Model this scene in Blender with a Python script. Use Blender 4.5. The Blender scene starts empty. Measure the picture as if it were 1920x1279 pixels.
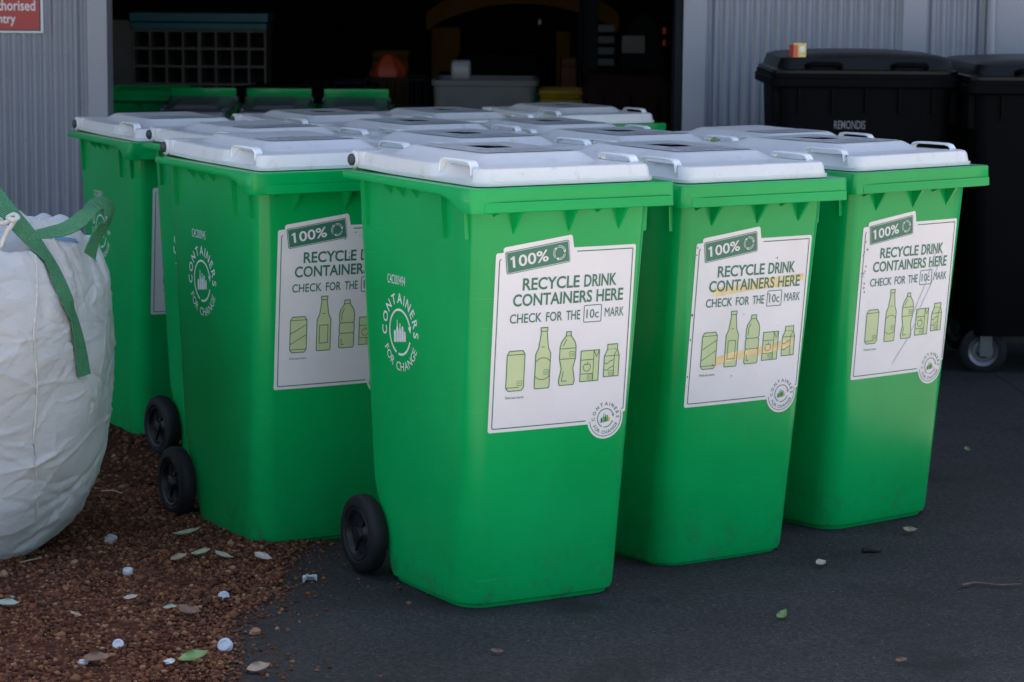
import bpy, bmesh, math, random
import numpy as np
from mathutils import Vector, Matrix
from mathutils.bvhtree import BVHTree
random.seed(7); rng = np.random.default_rng(7)
S = bpy.context.scene
C = S.collection
PI = math.pi

# ---------------------------------------------------------------- camera, sky, sun, exposure
CAM_Z, PITCH, ROLL, FPX = 1.49854, -0.14272, 0.008226, 4860.08
cam_d = bpy.data.cameras.new('camera'); cam = bpy.data.objects.new('camera', cam_d); C.objects.link(cam)
cam_d.sensor_width = 36.0; cam_d.lens = FPX / 1920.0 * 36.0
cam_d.clip_start = 0.1; cam_d.clip_end = 2000.0
fwd = Vector((0, math.cos(PITCH), math.sin(PITCH))); rt0 = Vector((1, 0, 0)); up0 = rt0.cross(fwd)
rt = rt0 * math.cos(ROLL) + up0 * math.sin(ROLL); up = rt.cross(fwd)
cam.matrix_world = Matrix(((rt.x, up.x, -fwd.x, 0), (rt.y, up.y, -fwd.y, 0), (rt.z, up.z, -fwd.z, CAM_Z), (0, 0, 0, 1)))
cam_d.dof.use_dof = True; cam_d.dof.focus_distance = 6.4; cam_d.dof.aperture_fstop = 9.0
S.camera = cam

SUN_EL, SUN_AZ = math.radians(60), math.radians(0)
w = bpy.data.worlds.new('World'); S.world = w; w.use_nodes = True
nt = w.node_tree
sky = nt.nodes.new('ShaderNodeTexSky'); sky.sky_type = 'NISHITA'; sky.sun_disc = False
sky.sun_elevation = SUN_EL; sky.sun_rotation = SUN_AZ; sky.dust_density = 2.0; sky.air_density = 1.0
hs = nt.nodes.new('ShaderNodeHueSaturation'); hs.inputs['Saturation'].default_value = 0.9
nt.links.new(sky.outputs[0], hs.inputs['Color'])
nt.links.new(hs.outputs[0], nt.nodes['Background'].inputs['Color'])
nt.nodes['Background'].inputs['Strength'].default_value = 0.15
sl = bpy.data.lights.new('sun', 'SUN'); sl.energy = 5.0; sl.angle = math.radians(0.5); sl.color = (1.0, 0.93, 0.82)
sun = bpy.data.objects.new('sun', sl); C.objects.link(sun); sun.rotation_euler = (-(PI / 2 - SUN_EL), 0, SUN_AZ)
sun.location = (0, 30, 30)
S.view_settings.view_transform = 'Standard'; S.view_settings.look = 'None'
S.view_settings.gamma = 1.0; S.view_settings.use_curve_mapping = False
S.view_settings.exposure = 1.38
S.cycles.max_bounces = 8; S.cycles.caustics_reflective = False; S.cycles.caustics_refractive = False

# ---------------------------------------------------------------- small helpers
def ray(px, py):
    d = fwd + rt * ((px - 960) / FPX) - up * ((py - 639.5) / FPX)
    return d
def at(px, py, y):                       # the point at distance y along the view towards a photo pixel
    d = ray(px, py); return Vector((0, 0, CAM_Z)) + d * (y / d.y)

SX, SY = -0.00569, -0.02964
BIN_P = {'A': [-0.0267, 6.2443, 0.5227, -0.0005, -0.0026, -0.0004], 'B': [0.44, 6.83, 0.5986, -0.0327, 0.0083, 0.0029],
 'C': [0.9093, 7.3472, 0.6837, -0.0432, -0.0054, 0.0003], 'D': [-0.5931, 7.0072, 0.5197, -0.0262, 0.0006, -0.0031],
 'E': [-0.1126, 7.3859, 0.5997, -0.0389, -0.0001, 0.0007], 'F': [0.3501, 7.8902, 0.5612, -0.06, -0.0002, -0.0001],
 'G': [0.845, 8.56, 0.6229, -0.0912, 0.0003, 0], 'P': [-0.7739, 8.1013, 0.5808, -0.0607, -0.0018, -0.0025],
 'Q': [-1.1606, 8.8502, 0.4804, -0.0776, 0.001, -0.0004], 'H': [-0.6921, 9.6765, 0.5298, -0.1072, 0.0021, -0.0002],
 'I': [-0.3033, 8.5219, 0.559, -0.0711, -0.0001, 0.0004], 'J': [-0.2463, 10.076, 0.5098, -0.1174, -0.0002, 0.0009],
 'K': [0.1445, 8.8569, 0.475, -0.0869, 0, -0.0002], 'L': [0.2375, 11.1875, 0.5557, -0.1526, -0.0003, 0.0006]}
def gz(x, y):                            # ground height: a gentle fall towards the shed, level under each bin
    x = np.asarray(x, float); y = np.asarray(y, float)
    base = SX * np.clip(x, -4, 4) + SY * (np.clip(y, 2, 12.0) - 6)
    num = base * 0.08; den = np.full(np.broadcast(x, y).shape, 0.08)
    for p in BIN_P.values():
        ww = np.exp(-((x - p[0]) ** 2 + (y - p[1]) ** 2) / (2 * 0.17 ** 2))
        num = num + ww * p[3]; den = den + ww
    return num / den
def on_ground(px, py):
    d = ray(px, py); o = Vector((0, 0, CAM_Z)); t = 5.0
    for _ in range(40):
        p = o + d * t; t += (p.z - float(gz(p.x, p.y))) / -d.z
    return o + d * t

def tag(o, label=None, cat=None, group=None, kind=None):
    if label: o['label'] = label
    if cat: o['category'] = cat
    if group: o['group'] = group
    if kind: o['kind'] = kind
    return o
def finish(me, smooth=None):
    if smooth is not None:
        me.polygons.foreach_set('use_smooth', [True] * len(me.polygons))
        me.set_sharp_from_angle(angle=math.radians(smooth))
    me.update()
def mesh_obj(name, verts, faces, mat, parent=None, smooth=None):
    me = bpy.data.meshes.new(name); me.from_pydata([tuple(v) for v in verts], [], faces); me.validate()
    if mat: me.materials.append(mat)
    finish(me, smooth)
    o = bpy.data.objects.new(name, me); C.objects.link(o)
    if parent: o.parent = parent
    return o
def empty(name, loc=(0, 0, 0), rz=0):
    o = bpy.data.objects.new(name, None); C.objects.link(o); o.location = loc; o.rotation_euler = (0, 0, rz)
    o.empty_display_size = 0.1
    return o

class MB:
    def __init__(s): s.v = []; s.f = []
    def add(s, v, f):
        n = len(s.v); s.v += [tuple(p) for p in v]; s.f += [tuple(i + n for i in q) for q in f]; return s
    def box(s, x0, x1, y0, y1, z0, z1, bev=0.0):
        if bev <= 0:
            v = [(x0, y0, z0), (x1, y0, z0), (x1, y1, z0), (x0, y1, z0), (x0, y0, z1), (x1, y0, z1), (x1, y1, z1), (x0, y1, z1)]
            return s.add(v, [(0, 3, 2, 1), (4, 5, 6, 7), (0, 1, 5, 4), (1, 2, 6, 5), (2, 3, 7, 6), (3, 0, 4, 7)])
        bm = bmesh.new(); bmesh.ops.create_cube(bm, size=1)
        for q in bm.verts: q.co = Vector(((x0 + x1) / 2 + q.co.x * (x1 - x0), (y0 + y1) / 2 + q.co.y * (y1 - y0), (z0 + z1) / 2 + q.co.z * (z1 - z0)))
        bmesh.ops.bevel(bm, geom=list(bm.edges), offset=bev, segments=2, affect='EDGES', profile=0.5)
        return s.bm(bm)
    def bm(s, bm):
        bm.verts.index_update(); s.add([q.co for q in bm.verts], [[q.index for q in f.verts] for f in bm.faces]); bm.free(); return s
    def rings(s, rings, cap0=False, cap1=False, closed=True):
        n = len(rings[0]); v = [p for r in rings for p in r]; f = []
        for i in range(len(rings) - 1):
            for j in range(n if closed else n - 1):
                a, b = i * n + j, i * n + (j + 1) % n
                f.append((a, b, b + n, a + n))
        if cap0: f.append(tuple(range(n))[::-1])
        if cap1: f.append(tuple((len(rings) - 1) * n + j for j in range(n)))
        return s.add(v, f)
    def lathe_x(s, prof, c, n=40):      # prof = [(x, r)], axis along x through c
        return s.rings([[(c[0] + x, c[1] + r * math.cos(2 * PI * k / n), c[2] + r * math.sin(2 * PI * k / n)) for k in range(n)] for x, r in prof])
    def lathe_z(s, prof, c, n=32):
        return s.rings([[(c[0] + r * math.cos(2 * PI * k / n), c[1] + r * math.sin(2 * PI * k / n), c[2] + z) for k in range(n)] for z, r in prof])
    def tube(s, pts, r, n=8, flat=1.0, cap=True):
        pts = [Vector(p) for p in pts]; rg = []
        for i, p in enumerate(pts):
            t = (pts[min(i + 1, len(pts) - 1)] - pts[max(i - 1, 0)]).normalized()
            a = t.cross(Vector((0, 0, 1)))
            if a.length < 1e-3: a = t.cross(Vector((0, 1, 0)))
            a.normalize(); b = a.cross(t)
            rr = r[i] if isinstance(r, (list, tuple)) else r
            rg.append([p + a * rr * math.cos(2 * PI * k / n) + b * rr * flat * math.sin(2 * PI * k / n) for k in range(n)])
        return s.rings(rg, cap, cap)
    def build(s, name, mat, parent=None, smooth=None): return mesh_obj(name, s.v, s.f, mat, parent, smooth)

# ---------------------------------------------------------------- materials (all procedural)
def nodes(m):
    m.use_nodes = True; t = m.node_tree; return t, t.nodes['Principled BSDF']
def noise(t, vec, scale, detail=4, rough=0.55):
    n = t.nodes.new('ShaderNodeTexNoise'); n.inputs['Scale'].default_value = scale; n.inputs['Detail'].default_value = detail
    n.inputs['Roughness'].default_value = rough; t.links.new(vec, n.inputs['Vector']); return n.outputs['Fac']
def ramp(t, fac, stops):
    r = t.nodes.new('ShaderNodeValToRGB'); e = r.color_ramp.elements
    while len(e) < len(stops): e.new(0.5)
    for k, (p, c) in enumerate(stops): e[k].position = p; e[k].color = (*c, 1) if len(c) == 3 else c
    t.links.new(fac, r.inputs['Fac']); return r.outputs['Color']
def mix(t, fac, a, b, mode='MIX'):
    n = t.nodes.new('ShaderNodeMix'); n.data_type = 'RGBA'; n.blend_type = mode
    for sock, val in ((n.inputs[0], fac), (n.inputs[6], a), (n.inputs[7], b)):
        if isinstance(val, (int, float)): sock.default_value = val
        elif isinstance(val, tuple): sock.default_value = (*val, 1)
        else: t.links.new(val, sock)
    return n.outputs[2]
def bump(t, b, h, strength, dist=0.01):
    n = t.nodes.new('ShaderNodeBump'); n.inputs['Strength'].default_value = strength; n.inputs['Distance'].default_value = dist
    t.links.new(h, n.inputs['Height']); t.links.new(n.outputs[0], b.inputs['Normal'])
def coords(t, jitter=True):
    tc = t.nodes.new('ShaderNodeTexCoord'); 
    if not jitter: return tc.outputs['Object']
    oi = t.nodes.new('ShaderNodeObjectInfo'); a = t.nodes.new('ShaderNodeVectorMath'); a.operation = 'MULTIPLY_ADD'
    t.links.new(oi.outputs['Random'], a.inputs[0]); a.inputs[1].default_value = (31, 17, 23); t.links.new(tc.outputs['Object'], a.inputs[2])
    return a.outputs[0]
def plain(name, col, rough=0.5, var=0.12, scale=8, bmp=0.0, bscale=60, metal=0.0, spec=0.5, dirt=None, dirt_amt=0.5):
    m = bpy.data.materials.new(name); t, b = nodes(m); v = coords(t)
    f = noise(t, v, scale)
    c = ramp(t, f, [(0.3, tuple(x * (1 - var) for x in col)), (0.7, tuple(min(1, x * (1 + var)) for x in col))])
    if dirt:
        d = ramp(t, noise(t, v, scale * 2.3, 8, 0.7), [(0.55, (0, 0, 0)), (0.78, (dirt_amt,) * 3)]); c = mix(t, d, c, dirt)
    t.links.new(c, b.inputs['Base Color']); b.inputs['Roughness'].default_value = rough
    b.inputs['Metallic'].default_value = metal; b.inputs['Specular IOR Level'].default_value = spec
    if bmp: bump(t, b, noise(t, v, bscale, 5), bmp, 0.004)
    return m

def green_plastic():
    m = bpy.data.materials.new('green_plastic'); t, b = nodes(m); v = coords(t)
    c = ramp(t, noise(t, v, 3.0, 3), [(0.3, (0.0002, 0.285, 0.064)), (0.7, (0.0004, 0.350, 0.084))])
    fine = ramp(t, noise(t, v, 55, 6, 0.75), [(0.60, (0, 0, 0)), (0.80, (0.25, 0.25, 0.25))])
    c = mix(t, fine, c, (0.02, 0.17, 0.07))
    # scuffs: stretched noise, few
    mp = t.nodes.new('ShaderNodeMapping'); mp.inputs['Scale'].default_value = (1, 1, 0.25); t.links.new(v, mp.inputs['Vector'])
    sc = ramp(t, noise(t, mp.outputs[0], 38, 8, 0.8), [(0.64, (0, 0, 0)), (0.74, (0.5, 0.5, 0.5))]); c = mix(t, sc, c, (0.09, 0.36, 0.13))
    mp2 = t.nodes.new('ShaderNodeMapping'); mp2.inputs['Scale'].default_value = (14, 14, 0.8); t.links.new(v, mp2.inputs['Vector'])
    dr = ramp(t, noise(t, mp2.outputs[0], 4, 6, 0.7), [(0.55, (0, 0, 0)), (0.80, (0.32, 0.32, 0.32))]); c = mix(t, dr, c, (0.03, 0.20, 0.075))
    fade = ramp(t, noise(t, v, 1.7, 5, 0.6), [(0.48, (0, 0, 0)), (0.70, (0.40, 0.40, 0.40))]); c = mix(t, fade, c, (0.006, 0.365, 0.105))
    mp3 = t.nodes.new('ShaderNodeMapping'); mp3.inputs['Scale'].default_value = (2.2, 2.2, 46); mp3.inputs['Rotation'].default_value = (0.5, 0.3, 0); t.links.new(v, mp3.inputs['Vector'])
    scr = ramp(t, noise(t, mp3.outputs[0], 3.0, 3, 0.6), [(0.685, (0, 0, 0)), (0.70, (0.45, 0.45, 0.45)), (0.72, (0, 0, 0))]); c = mix(t, scr, c, (0.06, 0.42, 0.17))
    # dirt splashed at the foot
    tc = t.nodes.new('ShaderNodeTexCoord'); sp = t.nodes.new('ShaderNodeSeparateXYZ'); t.links.new(tc.outputs['Object'], sp.inputs[0])
    mr = t.nodes.new('ShaderNodeMapRange'); mr.inputs['From Min'].default_value = 0.0; mr.inputs['From Max'].default_value = 0.16
    mr.inputs['To Min'].default_value = 1.0; mr.inputs['To Max'].default_value = 0.0; t.links.new(sp.outputs['Z'], mr.inputs['Value'])
    dn = ramp(t, noise(t, v, 17, 8, 0.75), [(0.50, (0, 0, 0)), (0.72, (0.8, 0.8, 0.8))])
    mu = t.nodes.new('ShaderNodeMath'); mu.operation = 'MULTIPLY'; t.links.new(mr.outputs[0], mu.inputs[0]); t.links.new(dn, mu.inputs[1])
    c = mix(t, mu.outputs[0], c, (0.035, 0.075, 0.04))
    t.links.new(c, b.inputs['Base Color'])
    rr = t.nodes.new('ShaderNodeMapRange'); rr.inputs['To Min'].default_value = 0.15; rr.inputs['To Max'].default_value = 0.27
    t.links.new(noise(t, v, 9, 6, 0.7), rr.inputs['Value']); t.links.new(rr.outputs[0], b.inputs['Roughness'])
    b.inputs['Specular IOR Level'].default_value = 0.27
    bump(t, b, noise(t, v, 300, 3), 0.12, 0.001)
    return m
def white_plastic(name, col, grime):
    m = bpy.data.materials.new(name); t, b = nodes(m); v = coords(t)
    c = ramp(t, noise(t, v, 6, 4), [(0.3, tuple(x * .93 for x in col)), (0.7, col)])
    g = ramp(t, noise(t, v, 26, 8, 0.75), [(0.55, (0, 0, 0)), (0.8, (grime,) * 3)]); c = mix(t, g, c, (0.30, 0.27, 0.22))
    sp = ramp(t, noise(t, v, 170, 2, 0.5), [(0.735, (0, 0, 0)), (0.76, (0.7, 0.7, 0.7))]); c = mix(t, sp, c, (0.16, 0.13, 0.1))
    t.links.new(c, b.inputs['Base Color']); b.inputs['Roughness'].default_value = 0.30
    bump(t, b, noise(t, v, 35, 4), 0.12, 0.003)
    return m
def asphalt_mat():
    m = bpy.data.materials.new('asphalt'); t, b = nodes(m); v = coords(t, False)
    c = ramp(t, noise(t, v, 1.6, 6, 0.6), [(0.3, (0.017, 0.0165, 0.0175)), (0.7, (0.031, 0.030, 0.031))])
    c = mix(t, 1.0, c, ramp(t, noise(t, v, 230, 5, 0.8), [(0.32, (0.25, 0.25, 0.26)), (0.5, (0.95, 0.95, 1.0)), (0.68, (2.6, 2.5, 2.5))]), 'MULTIPLY')
    c = mix(t, 1.0, c, ramp(t, noise(t, v, 85, 4, 0.75), [(0.35, (0.45, 0.45, 0.46)), (0.5, (0.95, 0.95, 0.98)), (0.66, (1.9, 1.85, 1.8))]), 'MULTIPLY')
    vo = t.nodes.new('ShaderNodeTexVoronoi'); vo.inputs['Scale'].default_value = 130; t.links.new(v, vo.inputs['Vector'])
    rim = ramp(t, vo.outputs['Color'], [(0.80, (0, 0, 0)), (0.84, (0.55, 0.55, 0.55))]); c = mix(t, rim, c, (0.055, 0.053, 0.053))
    vo2 = t.nodes.new('ShaderNodeTexVoronoi'); vo2.inputs['Scale'].default_value = 45; t.links.new(v, vo2.inputs['Vector'])
    d2 = ramp(t, vo2.outputs['Distance'], [(0.07, (1, 1, 1)), (0.13, (0, 0, 0))]); s2 = ramp(t, vo2.outputs['Color'], [(0.80, (0, 0, 0)), (0.82, (1, 1, 1))])
    mm = t.nodes.new('ShaderNodeMath'); mm.operation = 'MULTIPLY'; t.links.new(d2, mm.inputs[0]); t.links.new(s2, mm.inputs[1])
    c = mix(t, mm.outputs[0], c, (0.20, 0.19, 0.18))
    st = ramp(t, noise(t, v, 2.6, 5, 0.6), [(0.56, (0, 0, 0)), (0.68, (0.7, 0.7, 0.7))]); c = mix(t, st, c, (0.008, 0.008, 0.009))
    # rusty dust near the gravel edge (x about -0.5)
    sp = t.nodes.new('ShaderNodeSeparateXYZ'); t.links.new(v, sp.inputs[0])
    mr = t.nodes.new('ShaderNodeMapRange'); mr.inputs['From Min'].default_value = -0.62; mr.inputs['From Max'].default_value = -0.25
    mr.inputs['To Min'].default_value = 0.75; mr.inputs['To Max'].default_value = 0.0; t.links.new(sp.outputs['X'], mr.inputs['Value'])
    du = ramp(t, noise(t, v, 9, 7, 0.7), [(0.45, (0, 0, 0)), (0.7, (1, 1, 1))])
    m3 = t.nodes.new('ShaderNodeMath'); m3.operation = 'MULTIPLY'; t.links.new(mr.outputs[0], m3.inputs[0]); t.links.new(du, m3.inputs[1])
    c = mix(t, m3.outputs[0], c, (0.05, 0.024, 0.016))
    t.links.new(c, b.inputs['Base Color']); b.inputs['Roughness'].default_value = 0.85; b.inputs['Specular IOR Level'].default_value = 0.25
    bump(t, b, noise(t, v, 260, 4, 0.7), 0.9, 0.004)
    return m
def pebble_mat():
    m = bpy.data.materials.new('laterite_pebble'); t, b = nodes(m); g = t.nodes.new('ShaderNodeNewGeometry')
    c = ramp(t, g.outputs['Random Per Island'], [(0.0, (0.040, 0.014, 0.008)), (0.35, (0.095, 0.032, 0.016)), (0.6, (0.155, 0.056, 0.025)), (0.8, (0.090, 0.040, 0.026)), (0.93, (0.22, 0.095, 0.038)), (1.0, (0.25, 0.15, 0.09))])
    v = coords(t, False); c = mix(t, 0.55, c, ramp(t, noise(t, v, 150, 4), [(0.3, (0.3, 0.3, 0.3)), (0.7, (0.8, 0.8, 0.8))]), 'OVERLAY')
    t.links.new(c, b.inputs['Base Color']); b.inputs['Roughness'].default_value = 0.85; b.inputs['Specular IOR Level'].default_value = 0.2
    return m
def bag_mat():
    m = bpy.data.materials.new('woven_white_fabric'); t, b = nodes(m); v = coords(t, False)
    c = ramp(t, noise(t, v, 3.5, 6, 0.6), [(0.3, (0.68, 0.66, 0.64)), (0.65, (0.80, 0.79, 0.79))])
    d = ramp(t, noise(t, v, 7, 8, 0.7), [(0.56, (0, 0, 0)), (0.78, (0.4, 0.4, 0.4))]); c = mix(t, d, c, (0.46, 0.40, 0.32))
    t.links.new(c, b.inputs['Base Color']); b.inputs['Roughness'].default_value = 0.6
    wx = t.nodes.new('ShaderNodeTexWave'); wx.bands_direction = 'Z'; wx.inputs['Scale'].default_value = 240; wx.inputs['Distortion'].default_value = 1.5; t.links.new(v, wx.inputs['Vector'])
    mp = t.nodes.new('ShaderNodeMapping'); mp.inputs['Scale'].default_value = (1, 1, 2.6); t.links.new(v, mp.inputs['Vector'])
    a = t.nodes.new('ShaderNodeMath'); a.operation = 'MULTIPLY_ADD'; t.links.new(noise(t, mp.outputs[0], 9, 5, 0.6), a.inputs[0]); a.inputs[1].default_value = 22.0; t.links.new(wx.outputs['Fac'], a.inputs[2])
    bump(t, b, a.outputs[0], 0.6, 0.006)
    return m
def strap_mat():
    m = bpy.data.materials.new('woven_green_strap'); t, b = nodes(m); v = coords(t, False)
    w1 = t.nodes.new('ShaderNodeTexWave'); w1.bands_direction = 'DIAGONAL'; w1.inputs['Scale'].default_value = 70; w1.inputs['Distortion'].default_value = 3.0; w1.inputs['Detail'].default_value = 3; w1.inputs['Detail Scale'].default_value = 3
    t.links.new(v, w1.inputs['Vector'])
    c = ramp(t, w1.outputs['Fac'], [(0.15, (0.020, 0.13, 0.055)), (0.85, (0.075, 0.27, 0.125))])
    c = mix(t, 0.6, c, ramp(t, noise(t, v, 60, 5, 0.7), [(0.3, (0.5, 0.5, 0.5)), (0.7, (1.1, 1.1, 1.1))]), 'MULTIPLY')
    t.links.new(c, b.inputs['Base Color']); b.inputs['Roughness'].default_value = 0.7
    bump(t, b, w1.outputs['Fac'], 0.5, 0.002); return m
def sticker_mat():
    m = bpy.data.materials.new('sticker_white'); t, b = nodes(m); v = coords(t)
    c = ramp(t, noise(t, v, 5, 4), [(0.3, (0.66, 0.62, 0.635)), (0.7, (0.73, 0.69, 0.705))])
    sp = ramp(t, noise(t, v, 120, 3, 0.6), [(0.72, (0, 0, 0)), (0.76, (0.5, 0.5, 0.5))]); c = mix(t, sp, c, (0.35, 0.32, 0.3))
    g = ramp(t, noise(t, v, 12, 8, 0.75), [(0.58, (0, 0, 0)), (0.8, (0.3, 0.3, 0.3))]); c = mix(t, g, c, (0.5, 0.46, 0.42))
    t.links.new(c, b.inputs['Base Color']); b.inputs['Roughness'].default_value = 0.33
    return m

M = {}
M['green'] = green_plastic()
M['lid'] = white_plastic('white_plastic', (0.66, 0.655, 0.66), 0.6)
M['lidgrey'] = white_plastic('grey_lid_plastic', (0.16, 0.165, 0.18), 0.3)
M['handle'] = plain('milky_plastic', (0.78, 0.79, 0.80), 0.3, 0.05)
M['pin'] = plain('dark_pin', (0.035, 0.04, 0.045), 0.5)
M['rubber'] = plain('black_rubber', (0.0065, 0.0065, 0.0075), 0.65, 0.25, 12, 0.3, 120, spec=0.3, dirt=(0.02, 0.016, 0.014), dirt_amt=0.6)
M['hub'] = plain('black_hub', (0.0065, 0.007, 0.0085), 0.45, 0.2, 12, spec=0.35, dirt=(0.02, 0.018, 0.016), dirt_amt=0.5)
M['steel'] = plain('galvanised_steel', (0.45, 0.46, 0.48), 0.4, 0.1, 20, metal=0.9)
M['castormetal'] = plain('zinc_castor', (0.13, 0.135, 0.15), 0.35, 0.1, 20, metal=0.5)
M['sticker'] = sticker_mat()
M['ink'] = plain('dark_green_ink', (0.032, 0.155, 0.095), 0.45, 0.08)
M['inkfill'] = plain('pale_green_ink', (0.50, 0.56, 0.30), 0.45, 0.06)
M['inkgrey'] = plain('grey_green_ink', (0.10, 0.15, 0.12), 0.5)
M['print'] = plain('white_print', (0.60, 0.66, 0.64), 0.5, 0.12, 40, dirt=(0.05, 0.3, 0.12), dirt_amt=0.6)
M['logo_y'] = plain('yellow_ink', (0.62, 0.48, 0.06), 0.45); M['logo_g'] = plain('leaf_green_ink', (0.10, 0.36, 0.07), 0.45)
M['tape'] = plain('yellowed_tape', (0.72, 0.54, 0.27), 0.3, 0.2, 25, dirt=(0.5, 0.3, 0.12), dirt_amt=0.5)
M['lidlabel'] = plain('grey_lid_label', (0.42, 0.43, 0.45), 0.40, 0.12, 30)
M['lidink'] = plain('dark_lid_ink', (0.05, 0.05, 0.055), 0.5)
M['redink'] = plain('red_ink', (0.30, 0.06, 0.05), 0.5)
M['inside'] = plain('dark_inside', (0.004, 0.004, 0.005), 0.9, spec=0.1)
M['black'] = plain('black_plastic', (0.0018, 0.002, 0.0027), 0.6, 0.2, 6, 0.1, 200, spec=0.06, dirt=(0.006, 0.0055, 0.005), dirt_amt=0.25)
M['blacklid'] = plain('black_lid_plastic', (0.0025, 0.0028, 0.0036), 0.38, 0.2, 6, 0.1, 200, spec=0.22, dirt=(0.012, 0.011, 0.010), dirt_amt=0.4)
M['blacktext'] = plain('grey_print', (0.15, 0.17, 0.20), 0.5)
M['wall'] = plain('zincalume_sheet', (0.225, 0.24, 0.285), 0.42, 0.07, 2.5, 0.05, 30, metal=0.25, dirt=(0.19, 0.18, 0.18), dirt_amt=0.5)
M['trim'] = plain('zincalume_trim', (0.25, 0.262, 0.305), 0.4, 0.05, 3, metal=0.25, dirt=(0.21, 0.2, 0.2), dirt_amt=0.4)
M['trimdark'] = plain('dark_door_track', (0.010, 0.012, 0.017), 0.6, spec=0.15)
M['asphalt'] = asphalt_mat(); M['pebble'] = pebble_mat()
M['dirt'] = plain('red_brown_dirt', (0.055, 0.021, 0.012), 0.95, 0.35, 40, 0.8, 150, spec=0.1)
M['yard'] = plain('pale_concrete', (0.46, 0.41, 0.35), 0.9, 0.15, 0.4, spec=0.2)
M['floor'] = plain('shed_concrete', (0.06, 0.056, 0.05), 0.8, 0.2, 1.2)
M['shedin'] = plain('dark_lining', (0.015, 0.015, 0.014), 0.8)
M['bag'] = bag_mat(); M['strap'] = strap_mat()
M['cord'] = plain('white_cord', (0.55, 0.53, 0.48), 0.8, 0.2, 60)
M['bluemark'] = plain('blue_marker', (0.12, 0.28, 0.50), 0.7)
M['red'] = plain('sign_red', (0.42, 0.035, 0.035), 0.4, 0.06, 5); M['signwhite'] = plain('sign_white', (0.72, 0.72, 0.74), 0.4, 0.05, 6)
M['signline'] = plain('sign_black', (0.03, 0.03, 0.04), 0.4)

# ---------------------------------------------------------------- bin geometry (local: front -y, left side -x, ground z=0)
def rrect(hx, y0, y1, r, nx=8, ny=8, nc=6, bulge=0.0):
    """rounded rectangle, counter-clockwise from above, starting at the front-left end of the front side"""
    pts = []
    def side(a, b, n):
        for k in range(n): pts.append((a[0] + (b[0] - a[0]) * k / n, a[1] + (b[1] - a[1]) * k / n))
    def arc(cx, cy, a0):
        for k in range(nc): a = a0 + PI / 2 * k / nc; pts.append((cx + r * math.cos(a), cy + r * math.sin(a)))
    side((-hx + r, y0), (hx - r, y0), nx); arc(hx - r, y0 + r, -PI / 2)
    side((hx, y0 + r), (hx, y1 - r), ny); arc(hx - r, y1 - r, 0)
    side((hx - r, y1), (-hx + r, y1), nx); arc(-hx + r, y1 - r, PI / 2)
    side((-hx, y1 - r), (-hx, y0 + r), ny); arc(-hx + r, y0 + r, PI)
    if bulge:
        cy = (y0 + y1) / 2; hy = (y1 - y0) / 2; out = []
        for x, y in pts:
            bx = bulge * max(0, 1 - ((y - cy) / hy) ** 2) * (x / hx); by = bulge * max(0, 1 - (x / hx) ** 2) * ((y - cy) / hy)
            out.append((x + bx, y + by))
        pts = out
    return pts
ZT = 1.0058
def bdim(z):
    t = max(0.0, min(1.0, z / 0.95))
    y1 = 0.195 + 0.087 * min(1.0, z / 0.24) if z < 0.24 else 0.282 + 0.030 * min(1.0, (z - 0.24) / 0.71)
    return 0.216 + 0.020 * t, -0.218 - 0.080 * t, y1, 0.060 - 0.028 * t, 0.0045
def front_y(x, z):
    hx, y0, y1, r, bl = bdim(z); ax = abs(x); y = y0
    if ax > hx - r: y = y0 + r - math.sqrt(max(0, r * r - (min(ax, hx) - (hx - r)) ** 2))
    return y - bl * max(0, 1 - (x / hx) ** 2)
def side_x(y, z):
    hx, y0, y1, r, bl = bdim(z); cy = (y0 + y1) / 2; hy = (y1 - y0) / 2
    return -(hx + bl * max(0, 1 - ((y - cy) / hy) ** 2))

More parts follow.
